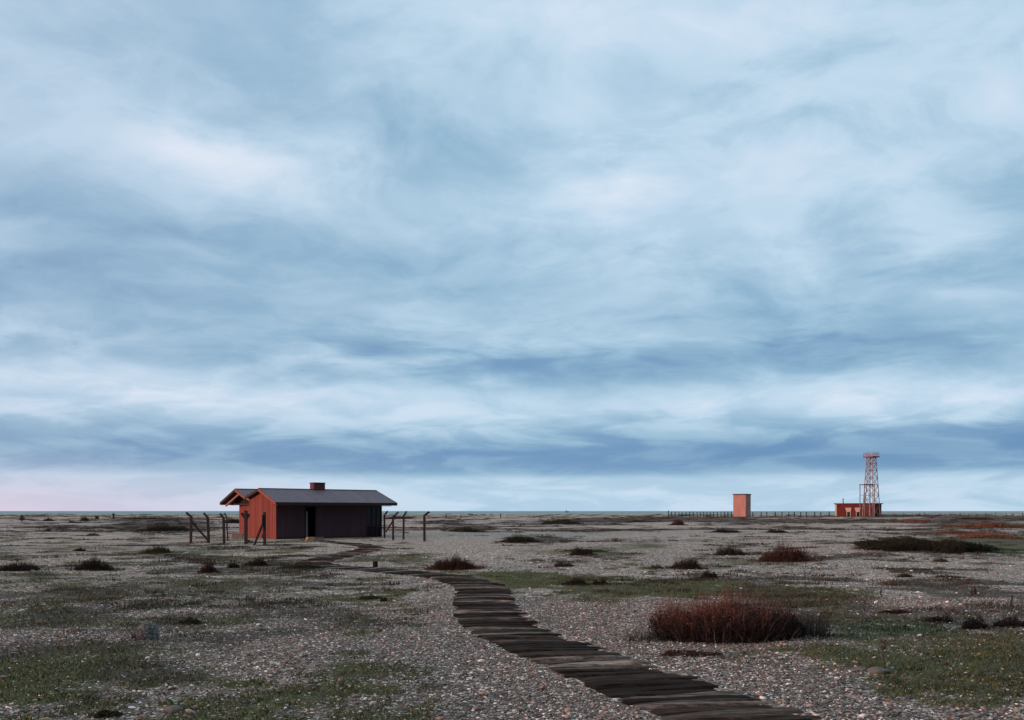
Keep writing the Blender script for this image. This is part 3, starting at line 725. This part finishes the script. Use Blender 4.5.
def plank(mb, cx, cy, ang, w, l, z, th, tilt, warp, shear=0.0):
    """a sawn plank with worn, slightly bowed top and ragged ends"""
    n = 6; ca, sa = math.cos(ang), math.sin(ang)
    e0 = random.uniform(-.03, .03); rows = []
    for k in range(n+1):
        u = k/n-.5; x = u*l + e0
        wv = math.sin(u*3.1+warp)*.008
        wk = w*(1+random.uniform(-.09, .06)); ends = .012 if k in (0, n) else 0
        ring = []
        for (sy, sz) in ((-.5, -1), (.5, -1), (.5, -.25), (.40, 0), (-.40, 0), (-.5, -.25)):
            yy = sy*wk + random.uniform(-.003, .003); zz = z + sz*th + wv + tilt*u + (random.uniform(-.004, .004)-ends if sz > -1 else 0)
            ring.append((cx + (x-yy*shear)*ca - yy*sa, cy + (x-yy*shear)*sa + yy*ca, zz))
        rows.append(ring)
    i = len(mb.v)
    for r in rows: mb.v += r
    for k in range(n):
        for j in range(6): mb.f.append((i+k*6+j, i+k*6+(j+1) % 6, i+(k+1)*6+(j+1) % 6, i+(k+1)*6+j))
    mb.f.append(tuple(i+j for j in range(6))); mb.f.append(tuple(i+n*6+j for j in reversed(range(6))))
pos = []
for k in range(1, len(path)):
    a, b_ = path[k-1], path[k]; s_ = math.dist(a, b_)
    while acc + s_ > nextd:
        u = (nextd-acc)/s_; w = random.choice([.10,.12,.14,.17,.20,.22])*random.uniform(.92,1.08)
        q = path[min(k+14, len(path)-1)]; r_ = path[max(k-14, 0)]
        ta = math.atan2(-(q[0]-r_[0]), q[1]-r_[1])
        pos.append((a[0]+(b_[0]-a[0])*u, a[1]+(b_[1]-a[1])*u, ta, w)); nextd += w+random.choice([.006,.010,.014,.028])
    acc += s_
for (x, y, ta, w) in pos:
    if y < 5.2: continue
    deg = abs(math.degrees(ta)); f = .45+.55*min(max((deg-28)/35, 0), 1)
    ang = ta*f + random.uniform(-.035, .035)
    z = gzf(x, y) + .018 + random.uniform(-.010, .012); l = 1.22/max(math.cos(ta-ang), .6) + random.uniform(-.05, .05)
    if planks < 99:
        mb = MB(); plank(mb, x-ctrl[0][0], y-ctrl[0][1], ang, w*math.cos(ta-ang), l, z, .11, random.uniform(-.03, .03), random.uniform(0, 6), math.tan(max(-1, min(1, ta-ang)))); o = mb.build('plank', MAT['timber'], walk)
    else:
        plank(rest, x-ctrl[0][0], y-ctrl[0][1], ang, w*math.cos(ta-ang), l, z, .11, random.uniform(-.03, .03), random.uniform(0, 6), math.tan(max(-1, min(1, ta-ang))))
    planks += 1
o = rest.build('planks', MAT['timber'], walk); o['kind'] = 'stuff'
pathxy = np.array([(x, y) for x, y, _, _ in pos])
# the shingle is dug out under the planks, so the gaps between them are deep
gco = np.empty(len(ground.data.vertices)*3, dtype=np.float32); ground.data.vertices.foreach_get('co', gco); gco = gco.reshape(-1, 3)
sel = np.where((gco[:, 1] > 4.5) & (gco[:, 1] < 30) & (gco[:, 0] > -9) & (gco[:, 0] < 4))[0]
dmin = np.full(len(sel), 9.0)
for (qx, qy) in pathxy: dmin = np.minimum(dmin, np.hypot(gco[sel, 0]-qx, gco[sel, 1]-qy))
gco[sel, 2] -= .11*(1-sstep(.36, .50, dmin)); ground.data.vertices.foreach_set('co', gco.ravel()); ground.data.update()
def offpath(X, Y, r=.66):
    keep = np.ones(len(X), bool)
    for (px, py) in pathxy[::2]:
        keep &= np.hypot(X-px, Y-py) > r
    return keep

# ------------------------------------------------------------------ pebbles near the camera
ph = (1+5**.5)/2
ico = np.array([(-1,ph,0),(1,ph,0),(-1,-ph,0),(1,-ph,0),(0,-1,ph),(0,1,ph),(0,-1,-ph),(0,1,-ph),(ph,0,-1),(ph,0,1),(-ph,0,-1),(-ph,0,1)])/math.hypot(1, ph)
icf = np.array([(0,11,5),(0,5,1),(0,1,7),(0,7,10),(0,10,11),(1,5,9),(5,11,4),(11,10,2),(10,7,6),(7,1,8),(3,9,4),(3,4,2),(3,2,6),(3,6,8),(3,8,9),(4,9,5),(2,4,11),(6,2,10),(8,6,7),(9,8,1)])
def scatter(name, n, y0, y1, smin, smax, label=None, power=1.0):
    Y = y0 + (y1-y0)*RNG.random(n)**power; X = (RNG.random(n)*2-1)*(Y*.68+.7)
    g_, d_, _ = masks(X, Y)
    keep = (RNG.random(n) > np.clip(g_*1.15, 0, .84)) & (RNG.random(n) > d_*.8) & offpath(X, Y)
    X, Y = X[keep], Y[keep]; n = len(X)
    s = smin + (smax-smin)*RNG.random(n)**2.2
    A = ico[None] * np.stack([s*RNG.uniform(.8, 1.4, n), s*RNG.uniform(.7, 1.0, n), s*RNG.uniform(.35, .65, n)], -1)[:, None, :]
    A = A * RNG.uniform(.88, 1.12, (n, 12, 1))
    th = RNG.random(n)*6.283; c_, s_ = np.cos(th)[:, None], np.sin(th)[:, None]
    x = A[..., 0]*c_ - A[..., 1]*s_; y = A[..., 0]*s_ + A[..., 1]*c_
    tl = RNG.normal(0, .25, n)[:, None]; z = A[..., 2] + x*tl
    V_ = np.stack([x+X[:, None], y+Y[:, None], z + (gz(X, Y)+s*.28)[:, None]], -1).reshape(-1, 3)
    F_ = (icf[None] + (np.arange(n)*12)[:, None, None]).reshape(-1, 3)
    col = np.repeat(RNG.random(n), 12)[:, None]
    o = rawmesh(name, V_, F_, MAT['pebble'], cols=np.repeat(col, 3, 1), smooth=True)
    tag(o, kind='stuff'); return o
tag(scatter('pebbles', 260000, 5.6, 16.5, .005, .0185), 'grey, tan and white pebbles of the shingle in the foreground', 'pebbles')
tag(scatter('scattered_stones', 5000, 6, 40, .022, .045, power=1.3), 'larger loose stones strewn over the shingle', 'stones')

# ------------------------------------------------------------------ plants
def polar(n, cx, cy, rx, ragged):
    a = RNG.random(n*4)*6.283; r = np.sqrt(RNG.random(n*4))
    if ragged:
        k = 1.9; sd_ = cx*1.7+cy*.9+200
        f = fbm(np.cos(a)*r*k+sd_, np.sin(a)*r*k*1.3+sd_*.7, 4)
        ok = (f - .30*(1-r*r) - .02) < (.44)           # keeps the clumps, leaves gaps towards the rim
        ok |= (r < .35)
        r, a = r[ok], a[ok]
        if len(r) < n: n_ = len(r); q = RNG.integers(0, n_, n); r, a = r[q], a[q]
    return r[:n], a[:n]
def stems(n, cx, cy, rx, ry, hfun, lean=.25, width=.006, segs=3, tip=(.2,.08,.05), base=(.04,.03,.03), jit=.35, fork=0, zoff=0.0, grad=1.0, ragged=False):
    """tapering stems: every one a bent three-sided blade ribbon pair"""
    r, a = polar(n, cx, cy, rx, ragged)
    x0 = cx + rx*r*np.cos(a)*.92; y0 = cy + ry*r*np.sin(a)*.92
    h = hfun(r*np.cos(a), r*np.sin(a))*np.where(RNG.random(n) < .12, RNG.uniform(.95, 1.28, n), RNG.uniform(.45, 1.0, n))
    la = a + RNG.normal(0, .9, n); lm = lean*(.3+r)*h*RNG.uniform(.2, 1.6, n)
    wa = RNG.random(n)*6.283; w = width*RNG.uniform(.6, 1.4, n)
    V_ = np.zeros((n, (segs+1)*2, 3)); C_ = np.zeros((n, (segs+1)*2, 3))
    jt = RNG.uniform(1-jit, 1+jit, (n, 1)); tip = np.array(tip); base = np.array(base)
    tmix = np.clip(RNG.random((n, 1))*.5+.5, 0, 1)
    kink = RNG.normal(0, .05, (n, segs+1, 2))*h[:, None, None]
    z0 = gz(x0, y0) + zoff
    for k in range(segs+1):
        u = k/segs; cxk = x0 + np.cos(la)*lm*u**1.4 + kink[:, k, 0]*u; cyk = y0 + np.sin(la)*lm*u**1.4 + kink[:, k, 1]*u
        ww = w*(1-.75*u)
        for s_ in (0, 1):
            sg = (s_*2-1)*ww
            V_[:, k*2+s_] = np.stack([cxk+np.cos(wa)*sg, cyk+np.sin(wa)*sg, z0 + h*u - .01*(k == 0)], -1)
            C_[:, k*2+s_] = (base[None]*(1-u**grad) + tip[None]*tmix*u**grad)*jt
    q = np.array([[k*2, k*2+1, k*2+3, k*2+2] for k in range(segs)])
    F_ = (q[None] + (np.arange(n)*(segs+1)*2)[:, None, None]).reshape(-1, 4)
    return V_.reshape(-1, 3), F_, C_.reshape(-1, 3), (x0, y0, h, la, lm)
def join(parts):
    Vs, Fs, Cs, o = [], [], [], 0
    for p in parts:
        Vs.append(p[0]); Fs.append(p[1]+o); Cs.append(p[2]); o += len(p[0])
    return np.concatenate(Vs), np.concatenate(Fs), np.concatenate(Cs)
def leaves(n, cx, cy, rx, ry, hfun, size, col, jit=.4, low=.0, ragged=False):
    """small leaf or seed-head sized faces spread through the plant's volume"""
    r, a = polar(n, cx, cy, rx, ragged)
    x = cx + rx*r*np.cos(a); y = cy + ry*r*np.sin(a)
    h = hfun(r*np.cos(a), r*np.sin(a)); z = gz(x, y) + h*(low + (1-low)*RNG.random(n)**.7)
    d1 = RNG.normal(0, 1, (n, 3)); d1 /= np.linalg.norm(d1, axis=1)[:, None]; d2 = np.cross(d1, RNG.normal(0, 1, (n, 3))); d2 /= np.linalg.norm(d2, axis=1)[:, None]
    s = size*RNG.uniform(.5, 1.5, n)[:, None]; c = np.stack([x, y, z], -1)
    V_ = np.stack([c-d1*s, c+d2*s*.5, c+d1*s, c-d2*s*.5], 1).reshape(-1, 3)
    F_ = (np.arange(4)[None] + (np.arange(n)*4)[:, None])
    C_ = np.repeat(np.array(col)[None]*RNG.uniform(1-jit, 1+jit, (n, 1)), 4, 0)
    return V_, F_, C_
def dome(h, ph_=0.0, lump=.9, p=.8):
    def f(u, v):
        rr = np.clip(1-(u*u+v*v), 0, 1)**p
        l = 1 + lump*(fbm(u*2.6+ph_*7+9, v*2.6+ph_*3+9, 3)-.5)*2
        return h*(.12+.88*rr)*np.maximum(l, .25)
    return f
KIND = {
 'red':   dict(tip=(.115,.058,.048), base=(.030,.024,.024), leaf=(.075,.042,.036)),
 'brown': dict(tip=(.070,.050,.045), base=(.028,.025,.024), leaf=(.042,.034,.030)),
 'dark':  dict(tip=(.066,.064,.046), base=(.028,.026,.022), leaf=(.044,.047,.032)),
 'rust':  dict(tip=(.26,.13,.085), base=(.06,.035,.028), leaf=(.22,.11,.075)),
 'green': dict(tip=(.085,.085,.042), base=(.035,.032,.022), leaf=(.055,.062,.032)),
}
GRP = 'low shrubs scattered over the shingle'
def shrub(px, py, wpx, hpx, kind, label, n=500, dr=.55, name='shrub', group=GRP, leafn=None, lsize=None, lean=.35, ph_=0, p=.85, grad=1.0, width=None, lump=1.0):
    c0 = gp(px, py); Y = c0.y; rx = wpx/2/F*Y; ry = max(rx*dr, .08); h = hpx/F*Y
    h = max(h - ry*2*CH/Y*.55, h*.45)
    cx, cy = c0.x*(1+ry/Y), Y+ry
    hf = dome(h, ph_, p=p, lump=lump); k = KIND[kind]; w = width or max(.004, Y*.00035)
    a = stems(n, cx, cy, rx, ry, hf, lean=lean, width=w, tip=k['tip'], base=k['base'], grad=grad, ragged=True)
    sk = stems(n//2, cx, cy, rx*1.5, ry*1.5, lambda u, v: h*.28+u*0, lean=1.2, width=w, segs=2, tip=tuple(x*1.2 for x in k['tip']), base=k['leaf'])
    parts = [a[:3], sk[:3], leaves(leafn if leafn is not None else n*2, cx, cy, rx, ry, hf, lsize or max(.016, Y*.0007), k['leaf'], low=.05, ragged=True)]
    V_, F_, C_ = join(parts)
    o = rawmesh(name, V_-np.array([cx, cy, 0]), F_, MAT['plant'], cols=C_); o.location = (cx, cy, 0)
    tag(o, label, name.replace('_', ' '), group); return o
# the big red-brown bush
c = Vector((3.08, 11.45, 0)); rx, ry = 1.12, .76
def hf_big(u, v):
    l = 1+.95*(fbm(u*5.4+2, v*4+4, 4)-.5)*2
    return .50*np.clip(l, .35, 1.4)*(.74+.26*np.clip(1-(u*u+v*v), 0, 1)**.5)*(1-.20*np.clip(u, 0, 1))
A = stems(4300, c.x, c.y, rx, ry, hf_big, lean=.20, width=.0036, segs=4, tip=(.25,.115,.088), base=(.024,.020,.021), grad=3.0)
B2 = stems(260, c.x, c.y-.1, rx, ry, lambda u, v: hf_big(u, v)*.7, lean=.9, width=.0042, segs=4, tip=(.20,.19,.18), base=(.16,.15,.14))
B = stems(1500, c.x, c.y, rx*1.02, ry*1.02, lambda u, v: hf_big(u, v)*.8, lean=.6, width=.0032, segs=4, tip=(.16,.125,.12), base=(.05,.04,.038))
E = stems(650, c.x+1.12, c.y+.1, .40, .5, lambda u, v: u*0+.36, lean=.35, width=.003, segs=4, tip=(.15,.11,.11), base=(.05,.04,.04))
Gp = stems(260, c.x-1.25, c.y-.35, .30, .22, lambda u, v: u*0+.16, lean=.6, width=.003, tip=(.06,.055,.055), base=(.03,.025,.025))
L1 = leaves(14000, c.x, c.y, rx, ry, lambda u, v: hf_big(u, v)*.66, .015, (.022,.018,.019))  # dead leaves low inside, coloured near black to paint interior shade
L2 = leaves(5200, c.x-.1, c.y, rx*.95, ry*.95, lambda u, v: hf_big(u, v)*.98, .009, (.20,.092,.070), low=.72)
V_, F_, C_ = join([A[:3], B2[:3], B[:3], E[:3], Gp[:3], L1, L2])
o = rawmesh('bush', V_-np.array(c), F_, MAT['plant'], cols=C_); o.location = c
tag(o, 'large dense bush of upright red tipped stems on the turf right of the walkway', 'bush')
# dark mat of broom over the rise on the right
c = Vector((17.3, 33.6, 0)); rx, ry = 3.0, 2.3
hf = dome(.42, 2.2, lump=.8, p=.6)
A = stems(5200, c.x, c.y, rx, ry, hf, lean=.3, width=.011, tip=(.050,.046,.034), base=(.020,.018,.016), ragged=True)
L1 = leaves(15000, c.x, c.y, rx, ry, hf, .030, (.030,.031,.022), low=.0, ragged=True)
V_, F_, C_ = join([A[:3], L1])
o = rawmesh('broom_mat', V_-np.array(c), F_, MAT['plant'], cols=C_); o.location = c
tag(o, 'long low nearly black mat of broom on the right, with pale stones at its foot', 'broom')
SH = [ # px, base py, width, height, kind, label, n
 (455,570,46,15,'red','rust and green domed shrub beside the far bend of the walkway',1500),
 (786,562,56,17,'red','wide rust topped shrub tapering to the right, between the big bush and the pink block',1500),
 (728,556,36,9,'dark','small dark shrub just left of the wide rust topped shrub',600),
 (686,569,31,12,'brown','round dark brown shrub above the turf, left of the wide rust topped shrub',900),
 (709,578,20,7,'brown','low thin brown tuft just below and right of the round dark brown shrub',350),
 (582,556,24,8,'brown','dark brown oval shrub in the middle distance on a green patch',600),
 (95,571,42,12,'brown','low brown shrub with a dark right end, in the left foreground of the plain',800),
 (18,572,44,10,'brown','low spreading brown shrub at the left edge of the plain',700),
 (209,573,17,10,'red','small reddish tuft in front of the fence posts, left of two darker mats',400),
 (233,568,14,5,'brown','very small dark tuft between the reddish tuft and the brown mat',250),
 (257,566,26,7,'brown','flat brown mat of shrub in front of the hut gable',500),
 (300,569,46,5,'green','flat green and brown mat just left of the walkway bend',600),
 (160,553,36,8,'green','low grey green cushion in front of the leftmost cranked post',500),
 (80,551,12,4,'dark','tiny black tuft on the green streak at the left',200),
 (22,520.5,6,2.6,'dark','tiny dark clump at the foot of the upright marker far left',120),
 (678,526,15,5,'red','small rust red shrub in the distance left of the pink brick block',400),
 (560,524,46,5,'dark','long dark distant thicket right of the far post, left of the middle rise',700),
 (465,532,34,5,'dark','flat dark shrub in the distance just right of the outermost cranked post',600),
 (520,543,38,8,'dark','grey green hummock with a dark left crown in the middle distance',800),
 (585,553,50,4,'dark','very flat dark mat crossing behind the dark brown oval shrub',400),
 (725,533,30,4,'brown','flat brown shrub in the distance below the pink brick block',400),
 (776,533,24,4,'brown','flat brown shrub right of and beyond the pink brick block',400),
 (640,523,34,3,'dark','low dark distant shrub left of the small rust red shrub',300),
 (563,567,22,5,'dark','low dark tuft at the front of the pale shingle right of the walkway',250),
 (655,569,20,4,'green','low sparse tuft left of the round dark brown shrub',200),
 (575,586,24,7,'brown','low brown tuft growing in the green turf right of the walkway bend',500),
 (600,586,20,5,'brown','second brown tuft in the turf, just right of a slightly larger one',400),
 (940,562,18,3,'green','small green tuft below the pale stones of the black mat',200),
 (905,578,16,4,'dark','small dark tuft in the open shingle below the black mat',220),
 (950,579,34,3,'green','long thin green tuft in the open shingle at the right',260),
 (985,540,80,5,'rust','rusty low thicket catching the light on the turf behind the black mat of broom',1200),
 (960,534,60,4,'rust','thin rusty streak of low growth between the black mat and the far brown thicket',700),
 (990,528,70,5,'rust','orange red thicket catching the light at the right edge',1400),
 (915,524,40,3,'rust','thin rusty thicket in the distance right of the red building',500),
 (972,520,40,3,'brown','far brown thicket beyond the orange red one at the right edge',400),
 (370,599,26,4,'green','flat green tuft in the shingle left of the walkway',300),
 (384,601,8,4,'dark','small dark clump at the right end of a flat green tuft, left of the walkway',120),
 (190,626,26,6,'green','dense green tuft behind the grey cushion plant in the left foreground',500),
 (108,718,26,8,'green','dark green moss cushion at the bottom edge of the photo, left',900),
 (690,657,70,5,'red','strip of flattened rusty stems along the foot of the big bush',500),
 (895,613,34,4,'brown','low brown tuft on the edge of the turf at the right',300),
 (975,629,26,12,'brown','sparse grey brown bush of thin stems at the edge of the turf, right',350),
 (1010,628,34,12,'brown','sparse pale thin stemmed bush cut by the right edge',300),
 (940,622,30,9,'brown','sparse thin stemmed tuft left of the sparse grey brown bush',200),
 (400,519,30,2.4,'dark','far thin dark streak of shrub behind the posts right of the hut',250),
 (150,520,70,3,'dark','long dark far thicket left of the hut, near the beach crest',500),
 (165,531,50,6,'dark','broad dark patch of low shrub left of the cranked posts',900),
 (48,522,11,3,'dark','far dark shrub between the upright marker and its neighbour',150),
 (84,521,9,4,'dark','far dark shrub with a peaked top in the left distance',150),
 (72,523,8,2,'dark','far low dark shrub, left neighbour of the peaked one',90),
 (93,536,14,3,'dark','pair of tiny dark tufts on bare shingle in the left distance',120),
 (48,531,5,3,'dark','single tiny tuft left of the pair on bare shingle',80),
 (234,524,20,6,'dark','dark bush showing behind the hut, at the foot of its left corner',500),
]
for i, (px, py, w, h, kd, lab, n) in enumerate(SH):
    shrub(px, py, w, h, kd, lab, n, ph_=i*.77, dr=(.9 if py < 540 else .55))
# grey cushion plant on the left
c0 = gp(143, 642); p = Vector((c0.x, c0.y+.15, 0))
hf = dome(.25, 1.3, lump=.12, p=.5)
Lc = leaves(5200, p.x, p.y, .15, .15, hf, .012, (.34,.355,.36), jit=.4, low=.10); Sx = stems(90, p.x-.12, p.y, .12, .12, dome(.22, .2), lean=.6, width=.004, tip=(.16,.09,.08), base=(.04,.03,.03))
V_, F_, C_ = join([Lc, Sx[:3]]); o = rawmesh('cushion_plant', V_-np.array(p), F_, MAT['plant'], cols=C_); o.location = p
tag(o, 'pale grey ball shaped dead plant on the shingle in the left foreground', 'plant')
# single stems / posts
def weed(px, py, topy, label, n=1, w=.012, name='weed_stalk', col='brown'):
    c0 = gp(px, py); Y = c0.y; h = (py-topy)/F*Y
    k = KIND[col]; P_ = []
    for j in range(n):
        mb = MB(); x = random.uniform(-.05, .05)*(n > 1)
        pts = [(x+.015*math.sin(q*1.7+j), .01*math.cos(q*2.3), h*q/5*random.uniform(.97, 1)) for q in range(6)]
        mb.tube([(x, 0, -.03)]+pts[1:], [w*(1-.1*q) for q in range(6)], 5)
        P_.append(mb)
    m0 = P_[0]
    for q in P_[1:]:
        o_ = len(m0.v); m0.v += q.v; m0.f += [tuple(i+o_ for i in f) for f in q.f]
    for q in range(9):     # short side twigs and seed heads
        z = h*random.uniform(.35, .98); a = random.uniform(0, 6.28)
        m0.tube([(0, 0, z), (math.cos(a)*h*.09, math.sin(a)*h*.09, z+h*.08)], [w*.6, w*.9], 4)
    o = m0.build(name, MAT['post']); o.location = (c0.x, Y, gzf(c0.x, Y)); tag(o, label, 'plant stalk'); return o
weed(883.5, 670, 638, 'single thin dark stalk standing upright behind a flat grey stone at lower right', w=.008)
weed(971.5, 596, 588, 'short dark stalk on open shingle at the right, left one of a pair', w=.02)
weed(975, 594.5, 588.8, 'short thick dark stalk on open shingle at the right, right one of a pair', w=.03)
weed(864, 613, 600, 'thin dry stalk at the edge of the turf right of the big bush', w=.008)
weed(881, 598, 590, 'small dark stalk on the shingle beyond the turf at right', w=.012)
weed(805, 590, 562, 'tall hair thin stalk just beyond the big red tipped bush, right side', w=.006)
weed(1012, 611, 596, 'thin dry stalk near the right edge of the shingle', w=.01)
def marker(px, py, topy, label, w=.2):
    c0 = gp(px, py); Y = c0.y; h = (py-topy)/F*Y; mb = MB()
    mb.beam((0, 0, -.3), (.02, 0, h), w); mb.box(-w*.75, w*.75, -w*.6, w*.6, h*.72, h*.95)
    o = mb.build('marker_post', MAT['post']); o.location = (c0.x, Y, gzf(c0.x, Y)); tag(o, label, 'marker post')
marker(22, 521, 514, 'upright dark marker on the plain at the far left', .22)
marker(113.5, 518.5, 513.3, 'small dark upright marker far off, left of the long dark thicket', .3)
marker(97, 519.5, 516.6, 'stubby dark marker just left of the taller upright one', .5)
marker(500.5, 519, 514.5, 'thin lone dark post far off in the middle of the plain', .18)
marker(446, 519, 515.5, 'short dark post far off, first to the right of the cranked posts', .18)
marker(461, 519, 516, 'tiny dark post far off, next after the short one right of the cranked posts', .18)
# stones
def rock(px, py, wpx, hpx, label, m_='stone', name='stone'):
    c0 = gp(px, py); Y = c0.y; w = wpx/2/F*Y; h = hpx/F*Y
    import bmesh
    bm = bmesh.new(); bmesh.ops.create_icosphere(bm, subdivisions=3, radius=1)
    sd_ = random.random()*50
    for v in bm.verts:
        k = 1+.30*(float(fbm(np.array([v.co.x*1.3+sd_]), np.array([v.co.y*1.3+v.co.z*1.1+sd_]), 3)[0])-.5)*2
        v.co = Vector((v.co.x*w*k, v.co.y*w*.7*k, v.co.z*h*.75*k + h*.25))
    me = bpy.data.meshes.new(name); bm.to_mesh(me); bm.free()
    me.polygons.foreach_set('use_smooth', [True]*len(me.polygons)); me.materials.append(MAT[m_])
    o = bpy.data.objects.new(name, me); COL.objects.link(o); o.location = (c0.x, Y+w*.6, gzf(c0.x, Y)); tag(o, label, 'stone'); return o
rock(882, 673, 22, 6, 'flat grey stone with a thin dark stalk behind it at lower right')
rock(862, 671, 12, 4, 'smaller grey stone just left of the flat stone with the stalk')
rock(170, 713, 18, 6, 'smooth grey stone near the bottom edge, left of centre')
rock(912, 559, 7, 2.6, 'leftmost pale stone in front of the black mat of broom', 'boulder')
rock(927, 560, 6, 2.2, 'middle pale stone in front of the black mat of broom', 'boulder')
rock(939, 560, 9, 3.4, 'largest pale stone in front of the black mat of broom', 'boulder')
rock(962, 560, 7, 3, 'rightmost pale stone in front of the black mat of broom', 'boulder')
rock(856, 554, 12, 4, 'brownish stone at the left tip of the black mat of broom')

# turf blades (stuff)
def blades(name, n, y0, y1, hmin, hmax, thr, c1, c2, wid, idx=0, power=1.0, xmul=.70):
    Y = y0 + (y1-y0)*RNG.random(n)**power; X = (RNG.random(n)*2-1)*(Y*xmul+.6)
    mk = masks(X, Y)[idx]; clump = fbm(X*3+7, Y*3+1, 3)
    keep = (mk + (clump-.5)*.9 > thr) & offpath(X, Y, .72)
    X, Y, clump = X[keep], Y[keep], clump[keep]; n = len(X); z = gz(X, Y)
    h = RNG.uniform(hmin, hmax, n)*(.5+clump); a = RNG.random(n)*6.283; ln = RNG.normal(0, .55, (n, 2))*h[:, None]
    w = wid*RNG.uniform(.6, 1.4, n)*(1+Y/25)
    dxy = np.stack([np.cos(a)*w, np.sin(a)*w], -1)
    b0 = np.stack([X-dxy[:, 0], Y-dxy[:, 1], z-.004], -1); b1 = np.stack([X+dxy[:, 0], Y+dxy[:, 1], z-.004], -1)
    m0 = np.stack([X+ln[:, 0]*.4, Y+ln[:, 1]*.4, z+h*.6], -1); tp = np.stack([X+ln[:, 0], Y+ln[:, 1], z+h], -1)
    off = np.stack([dxy[:, 0]*.6, dxy[:, 1]*.6, w*0], -1)
    V_ = np.stack([b0, b1, m0+off, tp], 1).reshape(-1, 3); F_ = np.arange(4)[None]+(np.arange(n)*4)[:, None]
    u = RNG.random((n, 1)); C_ = np.repeat((np.array(c1)*(1-u)+np.array(c2)*u)*RNG.uniform(.7, 1.3, (n, 1)), 4, 0)
    return tag(rawmesh(name, V_, F_, MAT['plant'], cols=C_), kind='stuff')
tag(blades('turf_grass', 230000, 6, 34, .015, .050, .50, (.060,.082,.034), (.165,.175,.080), .0035, 0, 1.2), 'short patchy green turf growing through the shingle', 'grass')
tag(blades('dry_ground_cover', 90000, 8, 120, .015, .045, .62, (.05,.043,.035), (.11,.09,.07), .0028, 1, 1.6), 'dry brown low growth in patches over the plain', 'ground cover')

# small tufts and creeping plants past counting
def tufts(name, nt_, y0, y1, power, thr, rmin, rmax, hmin, hmax, per, c1, c2, idx, label, xm=.70):
    Y = y0*(y1/y0)**(RNG.random(nt_)**power); X = (RNG.random(nt_)*2-1)*(Y*xm+1)
    mk = masks(X, Y); mm = mk[idx] if idx < 2 else np.maximum(mk[0]*.7, mk[1])
    cl = fbm(X*.45+11, Y*.7+4, 3)
    keep = (mm + (cl-.5)*1.5 + RNG.normal(0, .12, nt_) > thr) & offpath(X, Y, .9) & (np.hypot(X+12.5, Y-54) > 7)
    X, Y = X[keep], Y[keep]; k = len(X); sc = (1+Y/60)
    R = RNG.uniform(rmin, rmax, k)*sc; H = RNG.uniform(hmin, hmax, k)*(1+Y/140)
    n = k*per; Ri = np.repeat(R, per); r = np.sqrt(RNG.random(n)); a = RNG.random(n)*6.283
    x = np.repeat(X, per)+Ri*r*np.cos(a)*1.3; y = np.repeat(Y, per)+Ri*r*np.sin(a)
    h = np.repeat(H, per)*(1-.6*r)*RNG.uniform(.4, 1.1, n); z = gz(x, y)
    w = np.maximum(.004, np.repeat(Y, per)*.00042)*RNG.uniform(.6, 1.6, n); b = RNG.random(n)*6.283
    lx = np.cos(a)*h*RNG.uniform(0, 1.1, n)*r; ly = np.sin(a)*h*RNG.uniform(0, 1.1, n)*r
    dxx, dyy = np.cos(b)*w, np.sin(b)*w
    V_ = np.stack([np.stack([x-dxx, y-dyy, z-.01], -1), np.stack([x+dxx, y+dyy, z-.01], -1),
                   np.stack([x+lx*.6+dxx*.8, y+ly*.6+dyy*.8, z+h*.65], -1), np.stack([x+lx, y+ly, z+h], -1)], 1).reshape(-1, 3)
    F_ = np.arange(4)[None]+(np.arange(n)*4)[:, None]
    u = np.repeat(RNG.random((k, 1)), per, 0)
    C_ = np.repeat((np.array(c1)*(1-u)+np.array(c2)*u)*RNG.uniform(.6, 1.4, (n, 1)), 4, 0)
    return tag(rawmesh(name, V_, F_, MAT['plant'], cols=C_), label, 'ground cover', kind='stuff')
tufts('dry_tufts', 9000, 14, 420, .85, .50, .10, .34, .04, .13, 46, (.050,.049,.038), (.105,.088,.070), 1, 'dark dry tufts dotted over the plain')
tufts('creeping_plants', 9000, 7, 160, 1.0, .62, .05, .20, .02, .06, 34, (.040,.046,.026), (.085,.070,.050), 2, 'low creeping plants between the stones')
